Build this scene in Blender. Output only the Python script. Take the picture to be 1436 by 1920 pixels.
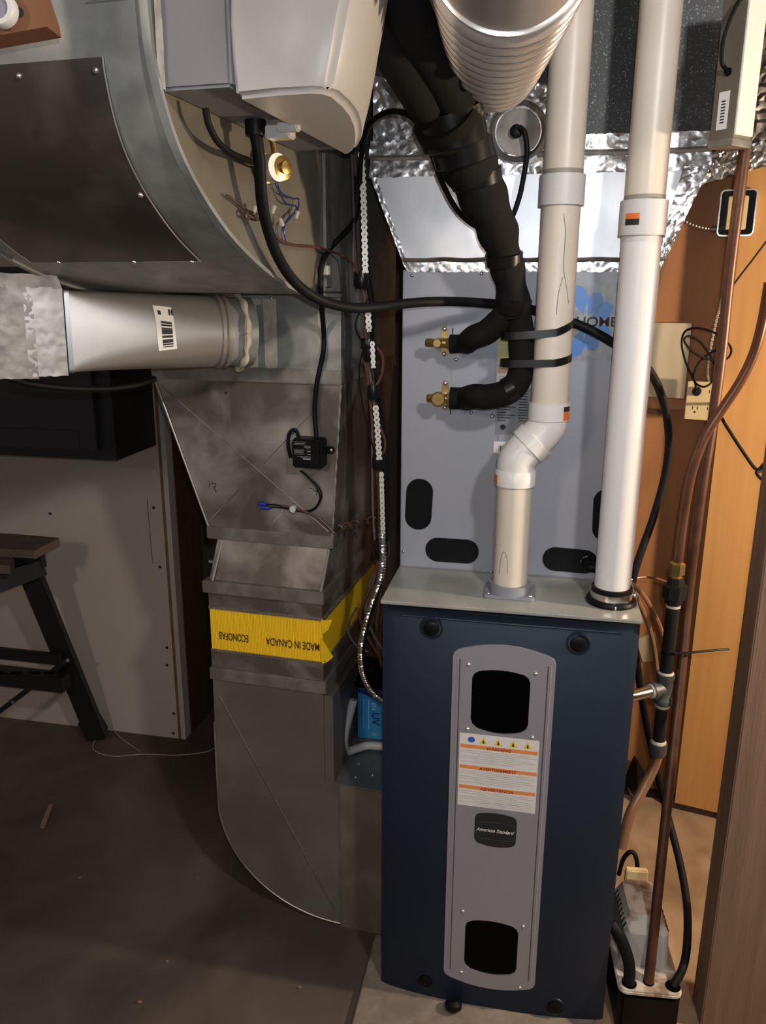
import bpy, bmesh, math, random
import numpy as np
from mathutils import Vector
random.seed(7); rng = np.random.default_rng(7)
for o in list(bpy.data.objects): bpy.data.objects.remove(o)
SC = bpy.context.scene; COL = SC.collection
# ------------------------------------------------------------ camera
FPX, PITCH, ROLL, HC = 1507.6, .268, .0043, 1.6527
fw = np.array([0, math.cos(PITCH), -math.sin(PITCH)]); up0 = np.array([0, math.sin(PITCH), math.cos(PITCH)]); r0 = np.array([1., 0, 0])
rt = r0*math.cos(ROLL)+up0*math.sin(ROLL); up = up0*math.cos(ROLL)-r0*math.sin(ROLL); CAM = np.array([0, 0, HC])
cd = bpy.data.cameras.new('camera'); cam = bpy.data.objects.new('camera', cd); COL.objects.link(cam)
cd.sensor_fit = 'VERTICAL'; cd.sensor_height = 24; cd.lens = FPX/1920*24; cd.clip_start = .02; cd.clip_end = 50
from mathutils import Matrix
mw = Matrix(((rt[0], up[0], -fw[0], 0), (rt[1], up[1], -fw[1], 0), (rt[2], up[2], -fw[2], HC), (0, 0, 0, 1)))
cam.matrix_world = mw; SC.camera = cam
# ------------------------------------------------------------ world, lamps, exposure
w = bpy.data.worlds.new('world'); SC.world = w; w.use_nodes = True
bg = w.node_tree.nodes['Background']; bg.inputs[0].default_value = (.95, .80, .68, 1); bg.inputs[1].default_value = .14
def lamp(name, loc, power, col, size):
    l = bpy.data.lights.new(name, 'POINT'); l.energy = power; l.color = col; l.shadow_soft_size = size
    o = bpy.data.objects.new(name, l); COL.objects.link(o); o.location = loc; return o
lamp('ceiling_bulb_light', (.60, .02, 2.32), 60, (1.0, .95, .91), .06)
lamp('closet_bulb_light', (1.75, 1.22, 1.45), 115, (1.0, .80, .56), .04)
lamp('room_fill_light', (-1.35, -.75, 2.25), 52, (1.0, .84, .70), .12)  # unseen warm fill, added to lift the left side and its shadows
lamp('phone_flash_light', (.02, .0, 1.70), 24, (.90, .95, 1.0), .008)
vs = SC.view_settings; vs.view_transform = 'Standard'; vs.look = 'None'; vs.exposure = 0.0; vs.gamma = 1.0; vs.use_curve_mapping = False

# ------------------------------------------------------------ helpers
def ray(u, v): return fw+rt*(u-718)/FPX+up*(960-v)/FPX
def at(u, v, Y): d = ray(u, v); return CAM+d*(Y/d[1])
def atz(u, v, z): d = ray(u, v); return CAM+d*((z-HC)/d[2])
def pl(u, v, p, n): d = ray(u, v); return CAM+d*(((np.array(p)-CAM)@np.array(n))/(d@np.array(n)))
class Frame:
    def __init__(s, o, yaw):
        s.o = np.array([o[0], o[1], 0.]); s.x = np.array([math.cos(yaw), -math.sin(yaw), 0]); s.y = np.array([math.sin(yaw), math.cos(yaw), 0]); s.z = np.array([0, 0, 1.])
    def __call__(s, a, b, z): return s.o+s.x*a+s.y*b+s.z*z
    def loc(s, p): q = np.array(p)-s.o; return np.array([q@s.x, q@s.y, q[2]])
    def onb(s, u, v, b): return pl(u, v, s.o+s.y*b, s.y)
    def ona(s, u, v, a): return pl(u, v, s.o+s.x*a, s.x)
F = Frame((-.0016, 1.6065), .1965)               # furnace
D = Frame((-.097, 1.86), math.radians(15))       # return duct
R = Frame((.972, 2.319), math.radians(24))       # right-hand plywood wall
L = Frame((-.787, 2.767), .205)                  # left-hand drywall
LOC = {}
def wl(o): return LOC[o.name]
def thing(name, label, cat, base, group=None):
    o = bpy.data.objects.new(name, None); COL.objects.link(o); o.location = base; o.empty_display_size = .05
    LOC[o.name] = np.array(base, float); o['label'] = label; o['category'] = cat
    if group: o['group'] = group
    return o
def tag(o, label=None, cat=None, group=None, kind=None):
    if label: o['label'] = label
    if cat: o['category'] = cat
    if group: o['group'] = group
    if kind: o['kind'] = kind
    return o
def mk(name, verts, faces, mat, parent=None, smooth=False, bevel=0, seg=2, label=None, cat=None, group=None, kind=None, ang=35):
    V = np.array([np.array(v, float) for v in verts]); lo, hi = V.min(0), V.max(0)
    base = np.array([(lo[0]+hi[0])/2, (lo[1]+hi[1])/2, lo[2]])
    me = bpy.data.meshes.new(name)
    me.from_pydata([tuple(v-base) for v in V], [], [tuple(f) for f in faces]); me.update()
    bm = bmesh.new(); bm.from_mesh(me)
    bmesh.ops.recalc_face_normals(bm, faces=bm.faces[:])
    if bevel:
        es = [e for e in bm.edges if len(e.link_faces) == 2 and e.calc_face_angle(0) > math.radians(ang)]
        if es: bmesh.ops.bevel(bm, geom=es, offset=bevel, segments=seg, affect='EDGES', clamp_overlap=True)
    bm.to_mesh(me); bm.free()
    if smooth or bevel:
        for p in me.polygons: p.use_smooth = True
        try: me.set_sharp_from_angle(angle=math.radians(40))
        except Exception: pass
    me.materials.append(mat)
    o = bpy.data.objects.new(name, me); COL.objects.link(o)
    if parent: o.parent = parent; o.location = base-wl(parent)
    else: o.location = base
    LOC[o.name] = base
    return tag(o, label, cat, group, kind)
BOXF = [(0, 1, 3, 2), (4, 6, 7, 5), (0, 4, 5, 1), (2, 3, 7, 6), (0, 2, 6, 4), (1, 5, 7, 3)]
def box(name, fr, a, b, z, mat, parent=None, **k):
    return mk(name, [fr(x, y, q) for x in a for y in b for q in z], BOXF, mat, parent, **k)
def prism(name, pts, ext, mat, parent=None, **k):
    n = len(pts); P = [np.array(p, float) for p in pts]; e = np.array(ext, float)
    fs = [tuple(range(n)), tuple(range(2*n-1, n-1, -1))]+[(i, (i+1) % n, n+(i+1) % n, n+i) for i in range(n)]
    return mk(name, P+[p+e for p in P], fs, mat, parent, **k)
def loft(name, rings, mat, parent=None, cap=True, closed=True, **k):
    n = len(rings[0]); V = [p for r_ in rings for p in r_]; fs = []
    for j in range(len(rings)-1):
        for i in range(n if closed else n-1):
            i2 = (i+1) % n; fs.append((j*n+i, j*n+i2, (j+1)*n+i2, (j+1)*n+i))
    if cap: fs += [tuple(range(n)), tuple(range((len(rings)-1)*n, len(rings)*n))]
    return mk(name, V, fs, mat, parent, **k)
def smoothpath(P, sub=6):
    P = [np.array(p, float) for p in P]; Q = [2*P[0]-P[1]]+P+[2*P[-1]-P[-2]]; out = []
    for i in range(1, len(Q)-2):
        a, b, c, d = Q[i-1:i+3]
        for k in range(sub):
            t = k/sub
            out.append(.5*((2*b)+(c-a)*t+(2*a-5*b+4*c-d)*t*t+(3*b-a-3*c+d)*t**3))
    out.append(P[-1]); return out
def rings_along(P, rad, n=12, sq=1.0):
    P = [np.array(p, float) for p in P]; m = len(P); rs = []
    t = P[1]-P[0]; t /= np.linalg.norm(t); ref = np.array([0, 0, 1.]) if abs(t[2]) < .9 else np.array([1., 0, 0])
    nrm = np.cross(t, ref); nrm /= np.linalg.norm(nrm)
    for i in range(m):
        t = P[min(i+1, m-1)]-P[max(i-1, 0)]; t /= np.linalg.norm(t)
        nrm = nrm-t*(nrm@t); nrm /= np.linalg.norm(nrm); bn = np.cross(t, nrm)
        r_ = rad(i/(m-1)) if callable(rad) else rad
        rs.append([P[i]+(nrm*math.cos(2*math.pi*k/n)+bn*math.sin(2*math.pi*k/n)*sq)*r_ for k in range(n)])
    return rs
def tube(name, P, rad, mat, parent=None, sub=6, n=10, **k):
    Q = smoothpath(P, sub) if sub > 1 else P
    k.setdefault('smooth', True)
    return loft(name, rings_along(Q, rad, n), mat, parent, **k)
def lathe(name, c, axis, prof, mat, parent=None, n=24, **k):
    """prof: list of (distance along axis, radius)"""
    c = np.array(c, float); ax = np.array(axis, float); ax /= np.linalg.norm(ax)
    ref = np.array([0, 0, 1.]) if abs(ax[2]) < .9 else np.array([1., 0, 0])
    e1 = np.cross(ax, ref); e1 /= np.linalg.norm(e1); e2 = np.cross(ax, e1)
    rs = [[c+ax*h+(e1*math.cos(2*math.pi*i/n)+e2*math.sin(2*math.pi*i/n))*max(r_, 1e-4) for i in range(n)] for h, r_ in prof]
    k.setdefault('smooth', True)
    return loft(name, rs, mat, parent, **k)
def text(name, s, org, xd, yd, size, mat, parent, align='LEFT', ext=.0002, shear=0, xs=1.0, bold=.012):
    cu = bpy.data.curves.new('txt', 'FONT'); cu.body = s; cu.size = 1; cu.align_x = align; cu.shear = shear; cu.offset = bold
    to = bpy.data.objects.new('txt', cu); COL.objects.link(to)
    dg = bpy.context.evaluated_depsgraph_get(); me = bpy.data.meshes.new_from_object(to.evaluated_get(dg))
    xd = np.array(xd, float); yd = np.array(yd, float)
    V = [np.array(org)+xd*v.co.x*size*xs+yd*v.co.y*size for v in me.vertices]; fs = [tuple(p.vertices) for p in me.polygons]
    bpy.data.objects.remove(to); bpy.data.curves.remove(cu); bpy.data.meshes.remove(me)
    return mk(name, V, fs, mat, parent)
def ellipse_poly(fn, n=20, a0=0, a1=2*math.pi): return [fn(math.cos(a0+(a1-a0)*i/n), math.sin(a0+(a1-a0)*i/n)) for i in range(n)]
def crumple(name, c00, c10, c11, c01, nu, nv, amp, mat, parent=None, **k):
    c00, c10, c11, c01 = [np.array(c, float) for c in (c00, c10, c11, c01)]
    nr = np.cross(c10-c00, c01-c00); nr /= np.linalg.norm(nr)
    if nr@(CAM-c00) < 0: nr = -nr
    V = []
    if k.get('smooth', True): nu *= 2; nv *= 2; amp *= .45
    k.setdefault('smooth', True)
    for j in range(nv+1):
        for i in range(nu+1):
            s, t = i/nu, j/nv
            p = c00*(1-s)*(1-t)+c10*s*(1-t)+c11*s*t+c01*(1-s)*t
            V.append(p+nr*(amp*.25+amp*rng.random())+((c10-c00)/nu*.35*(rng.random()-.5) if 0 < i < nu else 0)+((c01-c00)/nv*.35*(rng.random()-.5)))
    fs = []
    for j in range(nv):
        for i in range(nu):
            a = j*(nu+1)+i; b = a+1; c = a+nu+2; d = a+nu+1
            fs += [(a, b, c), (a, c, d)] if rng.random() < .5 else [(a, b, d), (b, c, d)]
    return mk(name, V, fs, mat, parent, **k)
def rrect(fn, w_, h_, r_, n=5):
    out = []
    for cx, cy, a0 in ((w_/2-r_, h_/2-r_, 0), (-w_/2+r_, h_/2-r_, 90), (-w_/2+r_, -h_/2+r_, 180), (w_/2-r_, -h_/2+r_, 270)):
        for i in range(n+1):
            a = math.radians(a0+90*i/n); out.append(fn(cx+r_*math.cos(a), cy+r_*math.sin(a)))
    return out
def screw(c, ax, r_, mat, parent, name='screw'):
    return lathe(name, c, ax, [(0, r_), (r_*.3, r_), (r_*.7, r_*.75), (r_*.9, r_*.3)], mat, parent, n=10)

# ------------------------------------------------------------ materials
MATS = {}
def M(name, col, rough=.5, metal=0., col2=None, nscale=8, lo=.35, hi=.65, stretch=None, bump=0, bscale=60, voro=False, spec=.5, detail=5, rough2=None):
    m = bpy.data.materials.new(name); m.use_nodes = True; nt = m.node_tree; N = nt.nodes; b = N['Principled BSDF']
    b.inputs['Roughness'].default_value = rough; b.inputs['Metallic'].default_value = metal
    b.inputs['Specular IOR Level'].default_value = spec
    c4 = lambda c: (*c, 1)
    b.inputs['Base Color'].default_value = c4(col)
    tc = N.new('ShaderNodeTexCoord'); mp = N.new('ShaderNodeMapping'); nt.links.new(tc.outputs['Object'], mp.inputs[0])
    if stretch: mp.inputs['Scale'].default_value = stretch
    if col2 is not None:
        if voro: tx = N.new('ShaderNodeTexVoronoi'); tx.inputs['Scale'].default_value = nscale; out = tx.outputs['Color']
        else: tx = N.new('ShaderNodeTexNoise'); tx.inputs['Scale'].default_value = nscale; tx.inputs['Detail'].default_value = detail; tx.inputs['Distortion'].default_value = .4; out = tx.outputs['Fac']
        nt.links.new(mp.outputs[0], tx.inputs['Vector'])
        rp = N.new('ShaderNodeValToRGB'); rp.color_ramp.elements[0].position = lo; rp.color_ramp.elements[1].position = hi
        rp.color_ramp.elements[0].color = c4(col); rp.color_ramp.elements[1].color = c4(col2)
        nt.links.new(out, rp.inputs[0]); nt.links.new(rp.outputs[0], b.inputs['Base Color'])
        if rough2 is not None:
            mr = N.new('ShaderNodeMapRange'); mr.inputs[1].default_value = lo; mr.inputs[2].default_value = hi; mr.inputs[3].default_value = rough; mr.inputs[4].default_value = rough2
            nt.links.new(out, mr.inputs[0]); nt.links.new(mr.outputs[0], b.inputs['Roughness'])
    if bump:
        t2 = N.new('ShaderNodeTexNoise'); t2.inputs['Scale'].default_value = bscale; t2.inputs['Detail'].default_value = 4
        nt.links.new(mp.outputs[0], t2.inputs['Vector'])
        bp = N.new('ShaderNodeBump'); bp.inputs['Strength'].default_value = bump; bp.inputs['Distance'].default_value = .004
        nt.links.new(t2.outputs['Fac'], bp.inputs['Height']); nt.links.new(bp.outputs[0], b.inputs['Normal'])
    MATS[name] = m; return m
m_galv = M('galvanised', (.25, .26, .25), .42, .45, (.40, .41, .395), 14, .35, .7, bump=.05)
m_cheek = M('galvanised_brown', (.135, .118, .088), .48, .35, (.22, .195, .15), 7, .3, .7, stretch=(1, 1, .5))  # brown-tinted galvanised, tone varied by noise
m_spang = M('galvanised_spangle', (.04, .043, .045), .5, .4, (.26, .275, .28), 260, .60, .74, detail=2)
m_sheet = M('sheet_metal', (.13, .105, .092), .42, .4, (.46, .42, .39), 6.5, .42, .76, rough2=.55)
m_cover = M('dark_sheet_metal', (.068, .056, .052), .36, .45, (.17, .15, .145), 5, .45, .75, rough2=.5)
m_lower = M('dull_sheet_metal', (.15, .13, .115), .5, .4, (.21, .19, .17), 4, .4, .7, bump=.03)
m_lip = M('bright_sheet_edge', (.55, .54, .52), .35, .7)
m_strip = M('metal_flange', (.24, .22, .20), .38, .6, (.40, .38, .35), 18, .4, .7)
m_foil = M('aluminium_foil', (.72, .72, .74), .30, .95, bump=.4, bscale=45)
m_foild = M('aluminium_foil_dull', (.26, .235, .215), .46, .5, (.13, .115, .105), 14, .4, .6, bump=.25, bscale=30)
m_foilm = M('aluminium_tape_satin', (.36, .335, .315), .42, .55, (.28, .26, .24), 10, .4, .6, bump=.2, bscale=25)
m_alu = M('bright_aluminium', (.80, .80, .82), .42, .8, (.64, .64, .67), 9, .35, .7, bump=.06, bscale=10)
m_boot = M('brushed_boot', (.46, .43, .40), .40, .75, (.40, .37, .345), 6, .4, .7)
m_flex = M('flex_aluminium', (.66, .63, .61), .25, .75)
m_mastic = M('mastic', (.50, .45, .37), .8, 0, (.38, .34, .28), 40)
m_pvcc = M('cream_pvc', (.68, .61, .52), .38, 0, (.62, .555, .47), 6)
m_pvcw = M('white_pvc', (.70, .69, .68), .35)
m_pvcg = M('grey_white_pvc', (.60, .585, .58), .4)
m_glue = M('pvc_glue_stain', (.28, .26, .23), .5)
m_gpl = M('grey_plastic', (.23, .24, .28), .45)
m_coil = M('grey_enamel', (.32, .335, .385), .42, .1, (.295, .31, .36), 4)
m_coil2 = M('grey_enamel_panel', (.305, .32, .375), .42, .1, (.33, .345, .40), 5)
m_furn = M('blue_black_enamel', (.015, .024, .043), .46, .45)
m_top = M('grey_green_top', (.40, .41, .38), .32, .35, (.52, .51, .46), 7, .4, .65)
m_plate = M('silver_plate', (.38, .37, .42), .40, .4)
m_badge = M('charcoal_badge', (.020, .020, .024), .4)
m_plated = M('silver_plate_groove', (.12, .11, .12), .4, .5)
m_black = M('black_rubber', (.006, .006, .0065), .55, spec=.15)
m_foam = M('black_foam', (.0055, .005, .005), .85, bump=.15, bscale=150, spec=.2)
m_tape = M('black_tape', (.006, .006, .0065), .3, spec=.28)
m_void = M('dark_window', (.001, .001, .0012), .3, spec=.08)
m_bpl = M('black_plastic', (.005, .005, .006), .45, spec=.15)
m_screw = M('screw_steel', (.62, .62, .62), .3, .9)
m_steel = M('bright_steel', (.62, .61, .60), .22, 1.0)
m_brass = M('brass', (.52, .36, .13), .3, .9, (.40, .26, .09), 60)
m_copper = M('copper_dull', (.085, .036, .022), .42, .55, (.12, .055, .032), 20)
m_copper2 = M('copper_bright', (.15, .066, .038), .36, .6, (.11, .048, .028), 14)
m_iron = M('black_iron', (.011, .0105, .0105), .5, .1, spec=.25)
m_dope = M('pipe_dope', (.45, .42, .34), .8)
m_irong = M('grey_iron', (.085, .085, .085), .5, .6, (.12, .12, .12), 50, bump=.2)
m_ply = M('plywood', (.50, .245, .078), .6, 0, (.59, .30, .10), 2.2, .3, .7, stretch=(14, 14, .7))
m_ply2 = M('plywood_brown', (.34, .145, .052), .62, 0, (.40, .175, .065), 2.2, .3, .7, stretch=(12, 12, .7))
m_post = M('weathered_wood', (.155, .09, .056), .75, 0, (.235, .143, .093), 2.0, .3, .7, stretch=(16, 16, .7), bump=.2, bscale=20)
m_dkwood = M('dark_wood', (.05, .027, .018), .7, 0, (.07, .04, .026), 2, .3, .7, stretch=(12, 12, 1))
m_edgew = M('wood_edge', (.14, .075, .036), .7, 0, (.20, .12, .07), 30)
m_dry = M('drywall', (.44, .37, .33), .85, 0, (.49, .42, .375), 1.3, .35, .7, bump=.04)
m_bead = M('drywall_edge', (.42, .40, .385), .8)
m_bwall = M('back_wall', (.11, .088, .075), .85)
m_floor = M('dark_concrete', (.052, .040, .035), .6, 0, (.15, .113, .094), 2.6, .36, .74, bump=.12, bscale=25, rough2=.72)
m_slab = M('tan_lit_concrete', (.22, .135, .078), .8, 0, (.44, .30, .185), 5, .35, .7, bump=.25, bscale=30)
m_pad = M('concrete_pad', (.17, .135, .11), .85, 0, (.25, .20, .165), 18, .35, .7, bump=.4, bscale=60)
m_ceil = M('ceiling_boards', (.045, .032, .025), .85)
m_cab = M('charcoal_cabinet', (.015, .016, .020), .45)
m_cabd = M('charcoal_cabinet_door', (.026, .027, .033), .42)
m_white = M('white_plastic', (.47, .445, .43), .42)
m_whited = M('dusty_white_plastic', (.50, .45, .40), .6, 0, (.20, .14, .10), 26, .45, .62)
m_hgrey = M('grey_humidifier_plastic', (.165, .16, .175), .5)
m_yel = M('yellow_canvas', (.95, .60, .012), .55, 0, (.90, .55, .012), 3)
m_ink = M('black_ink', (.012, .011, .010), .6)
m_inkb = M('brown_ink', (.045, .022, .006), .6)
m_paper = M('label_paper', (.76, .73, .70), .5)
m_paper2 = M('label_small_print', (.42, .41, .41), .5)
m_orange = M('label_orange', (.80, .27, .07), .5)
m_red = M('label_red_ink', (.32, .03, .015), .5)
m_yl = M('label_yellow', (.66, .60, .22), .5)
m_ywarn = M('label_warning_yellow', (.80, .58, .05), .5)
m_lblue = M('label_blue', (.03, .12, .50), .4)
m_leaf = M('leaf_blue', (.05, .21, .62), .35)
m_sticker = M('silver_sticker', (.26, .265, .275), .42, .35, (.20, .205, .21), 70, .4, .65)
m_grayl = M('grey_data_plate', (.21, .215, .235), .4, .2)
m_sq = M('orange_sticker', (.75, .16, .03), .5)
m_bluebox = M('blue_carton', (.012, .13, .47), .3, 0, (.05, .40, .66), 3.2, .3, .7, stretch=(3, 1, 1.2))
m_dblue = M('carton_dark_blue', (.006, .014, .13), .3)
m_lightb = M('carton_light_print', (.25, .55, .8), .4)
m_bagm = M('black_bag', (.010, .010, .010), .16)
m_wbrown = M('brown_wire', (.085, .038, .026), .45)
m_wgrey = M('grey_wire', (.10, .09, .09), .45)
m_wblue = M('blue_wire', (.015, .03, .16), .4)
m_wwhite = M('white_wire', (.50, .47, .40), .5)
m_clear = M('vinyl_tube', (.20, .10, .055), .3)
m_wnut = M('blue_connector', (.02, .03, .32), .35)
m_strap = M('perforated_strap', (.55, .52, .47), .45, .3)
m_armor = M('armoured_cable', (.42, .37, .30), .35, .8)
m_ivory = M('ivory_plastic', (.66, .52, .29), .45)
m_bench = M('bench_board', (.075, .052, .04), .7, 0, (.115, .082, .064), 10)
m_bedge = M('bench_board_edge', (.24, .15, .105), .7)
m_bsteel = M('bench_black_steel', (.009, .008, .008), .5)
m_red2 = M('red_brown_wood', (.125, .045, .016), .7, 0, (.16, .065, .028), 8)
m_lgrey = M('lampholder_grey', (.17, .16, .2), .5)
m_litface = M('lit_face_white', (.72, .69, .64), .4, .1)
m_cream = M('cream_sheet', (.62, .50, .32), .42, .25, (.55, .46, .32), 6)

# ------------------------------------------------------------ the setting
FZ = -.02
fl = mk('floor', [(-4, -2.5, FZ), (3.5, -2.5, FZ), (3.5, 4.4, FZ), (-4, 4.4, FZ), (-4, -2.5, FZ-.1), (3.5, -2.5, FZ-.1), (3.5, 4.4, FZ-.1), (-4, 4.4, FZ-.1)],
        [(0, 1, 2, 3), (7, 6, 5, 4), (0, 4, 5, 1), (1, 5, 6, 2), (2, 6, 7, 3), (3, 7, 4, 0)], m_floor, kind='structure')
tag(fl, 'dark stained concrete basement floor')
box('lit_tan_slab', F, (.50, 1.6), (-.45, .95), (FZ, FZ+.008), m_slab, fl)  # paler floor; orange bounce from the plywood is put into its tan colour
wlft = box('wall_left', L, (-2.6, 0), (0, .013), (FZ, 2.45), m_dry, kind='structure', label='bare drywall sheet on stud wall behind the workbench')
for u, v in [(94, 963), (288, 952), (300, 1063), (313, 1214), (313, 1247), (326, 1338), (325, 1375)]:
    lathe('screw', L.onb(u, v, 0), -L.y, [(0, .006), (.001, .006), (.0012, .002)], m_ink, wlft, n=8)
tube('pencil_line', [L.onb(u, v, -.0005) for u, v in ((276, 936), (281, 1000), (286, 1055))], .0012, m_wgrey, wlft, n=5)
t1 = box('trim_1', L, (-.004, .012), (.002, .04), (FZ, 2.45), m_edgew, kind='structure', label='raw wood edge strip at the end of the drywall')
t2 = box('trim_2', L, (.012, .030), (.0, .045), (FZ, 2.45), m_bead, kind='structure', label='pale drywall edge strip beside the wood edge strip')
t3 = box('trim_3', L, (.0, .034), (.045, .235), (FZ, 2.45), m_dkwood, kind='structure', label='dark wood jamb board at the end of the left wall')
wb = mk('wall_back', [(-1.2, 3.5, FZ), (1.6, 3.5, FZ), (1.6, 3.5, 2.45), (-1.2, 3.5, 2.45), (-1.2, 3.56, FZ), (1.6, 3.56, FZ), (1.6, 3.56, 2.45), (-1.2, 3.56, 2.45)],
        [(0, 1, 2, 3), (7, 6, 5, 4), (0, 4, 5, 1), (1, 5, 6, 2), (2, 6, 7, 3), (3, 7, 4, 0)], m_bwall, kind='structure', label='dim brown wall far behind the ducts')
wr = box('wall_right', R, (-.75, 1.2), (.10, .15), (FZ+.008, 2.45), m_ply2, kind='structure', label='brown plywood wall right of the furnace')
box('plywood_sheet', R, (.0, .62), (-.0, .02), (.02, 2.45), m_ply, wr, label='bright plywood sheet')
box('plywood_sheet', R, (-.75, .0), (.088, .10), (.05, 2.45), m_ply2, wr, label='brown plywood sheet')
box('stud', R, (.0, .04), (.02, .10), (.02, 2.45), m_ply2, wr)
box('ledge', R, (-.30, -.0), (.03, .088), (1.315, 1.345), m_ply2, wr)
mk('ceiling', [(-4, -2.5, 2.45), (3.5, -2.5, 2.45), (3.5, 4.4, 2.45), (-4, 4.4, 2.45), (-4, -2.5, 2.5), (3.5, -2.5, 2.5), (3.5, 4.4, 2.5), (-4, 4.4, 2.5)],
   [(0, 1, 2, 3), (7, 6, 5, 4), (0, 4, 5, 1), (1, 5, 6, 2), (2, 6, 7, 3), (3, 7, 4, 0)], m_ceil, kind='structure', label='dark wooden basement ceiling')
box('wood_post', Frame((.75, 1.50), .16), (0, .19), (0, .09), (FZ, 2.45), m_post, bevel=.003, label='weathered brown wooden post in the lower right foreground', cat='post')
prism('concrete_pad', [F(a, b, FZ) for a, b in ((-.045, -.45), (.515, -.45), (.515, .80), (.004, .80), (.004, .16), (-.045, .16))], (0, 0, .019), m_pad, bevel=.004, label='rough light concrete pad under the furnace', cat='pad')

# ------------------------------------------------------------ furnace
fu = thing('furnace', 'blue black gas furnace with silver front plate standing on the concrete pad', 'furnace', F(.2665, .35, 0))
box('cabinet_body', F, (0, .533), (.012, .73), (0, 1.010), m_furn, fu)
tp = box('top_panel', F, (-.002, .535), (-.006, .732), (1.010, 1.018), m_top, fu, bevel=.0015)
def bow(a): t = abs((a-.2665)/.2665); return -.012+.021*t**2.8
na = 28; aa = [.533*i/na for i in range(na+1)]
ring0 = [F(a, bow(a)+(.012 if i in (0, na) else 0), 0) for i, a in enumerate(aa)]+[F(.533, .0125, 0), F(0, .0125, 0)]
def zr(z, ins=0): return [F(a, bow(a)+ins+(.003 if i in (0, na) else 0), z) for i, a in enumerate(aa)]+[F(.533, .0125, z), F(0, .0125, z)]
loft('door', [zr(.0), zr(.978), zr(.984, .004), zr(1.0, .004), zr(1.006, .0)], m_furn, fu, smooth=True)
tube('door_ridge', [F(.03+.47*i/12, bow(.03+.47*i/12)+.0005, .990-.006*abs(i/12-.5)**3*8) for i in range(13)], .0022, m_furn, fu, sub=1, n=8)
# silver plate with two windows (real openings)
def arch(a0, a1, z0, z1, up_, dn, r_, n=10):
    pts = []
    for i in range(n+1):
        t = i/n; pts.append((a0+r_*.0+(a1-a0)*t, z1+up_*(1-(2*t-1)**2)))
    for i in range(n+1):
        t = 1-i/n; pts.append((a0+(a1-a0)*t, z0-dn*(1-(2*t-1)**2)))
    out = []; n1 = n+1
    def rnd(c, d0, d1): return [(c[0]+d0[0]*r_, c[1]+d0[1]*r_), (c[0]+(d0[0]+d1[0])*r_*.29, c[1]+(d0[1]+d1[1])*r_*.29), (c[0]+d1[0]*r_, c[1]+d1[1]*r_)]
    ze = up_*(1-(1-2*r_/(a1-a0))**2)/r_; zd = dn*(1-(1-2*r_/(a1-a0))**2)/r_
    out += rnd((a0, z1), (0, -1), (1, ze)); out += [p for p in pts[:n1] if a0+r_*1.2 < p[0] < a1-r_*1.2]; out += rnd((a1, z1), (-1, ze), (0, -1))
    out += rnd((a1, z0), (0, 1), (-1, -zd)); out += [p for p in pts[n1:] if a0+r_*1.2 < p[0] < a1-r_*1.2]; out += rnd((a0, z0), (1, -zd), (0, 1))
    return out
W1 = arch(.199, .321, .750, .876, .010, .014, .014); W2 = arch(.2045, .3265, .114, .242, .010, .014, .014)
def plate_holes(name, outer, holes, b0, b1, mat, parent):
    bm = bmesh.new(); loops = []
    for lp in [outer]+holes:
        vs_ = [bm.verts.new((p[0], 0, p[1])) for p in lp]; loops.append(vs_)
        for i in range(len(vs_)): bm.edges.new((vs_[i], vs_[(i+1) % len(vs_)]))
    bmesh.ops.triangle_fill(bm, use_beauty=True, use_dissolve=False, edges=bm.edges[:])
    bm.verts.index_update(); V0 = [(v.co.x, v.co.z) for v in bm.verts]; fs = [tuple(v.index for v in f.verts) for f in bm.faces]
    n = len(V0); V = [F(a, b0, z) for a, z in V0]+[F(a, b1, z) for a, z in V0]
    fa = fs+[tuple(n+i for i in reversed(f)) for f in fs]; k = 0
    for lp in [outer]+holes:
        m = len(lp)
        for i in range(m): fa.append((k+i, k+(i+1) % m, n+k+(i+1) % m, n+k+i))
        k += m
    bm.free(); return mk(name, V, fa, mat, parent)
PB = -.0165
PO = arch(.157, .371, .082, .921, .022, .022, .012)
pt = plate_holes('front_plate', PO, [W1, W2], PB, -.010, m_plate, fu)
for wp in (W1, W2): prism('window_pane', [F(a, -.0128, z) for a, z in wp], F.y*.001, m_void, fu)
for a in (.1665, .1725, .3555, .3615): tube('rib', [F(a, PB, .10), F(a, PB, .905)], .0013, m_plated if a in (.1725, .3555) else m_plate, pt, sub=1, n=8)
for a, z in [(.190, .893), (.330, .886), (.193, .741), (.331, .737), (.197, .268), (.336, .251), (.199, .095), (.337, .078)]: screw(F(a, PB, z), -F.y, .0048, m_screw, pt)
for a, z in [(.109, .965), (.412, .958), (.113, .043), (.419, .030)]:
    k = lathe('latch_knob', F(a, bow(a)+.001, z), -F.y, [(0, .026), (.003, .025), (.0035, .021), (.001, .019)], m_furn, fu, n=28)
    lathe('knob_button', F(a, bow(a)-.001, z), -F.y, [(0, .0165), (.004, .0165), (.0065, .013), (.007, .004), (.0055, .003)], m_bpl, k, n=24)
lb = box('warning_label', F, (.177, .347), (PB-.0006, PB+.0004), (.551, .730), m_paper, pt)
LBY = PB-.0009
for z, s_, red in [(.6985, 'WARNING', 1), (.6475, 'AVERTISSEMENT', 1), (.5975, 'ADVERTENCIA', 1)]:
    box('orange_band', F, (.179, .345), (LBY, PB), (z-.003, z+.0055), m_orange, lb)
    text('heading', s_, F(.262, LBY-.0003, z-.0034), F.x, F.z, .0098, m_red, lb, 'CENTER', xs=1.12, bold=.03)
    for q in range(7):
        wq = (.150, .162, .09, .155, .160, .10, .12)[q]; a0 = .180 if q not in (2, 5) else .262-wq/2
        box('print_line', F, (a0, a0+wq), (LBY, PB), (z-.0098-q*.0045, z-.0088-q*.0045), m_paper2, lb)
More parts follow.
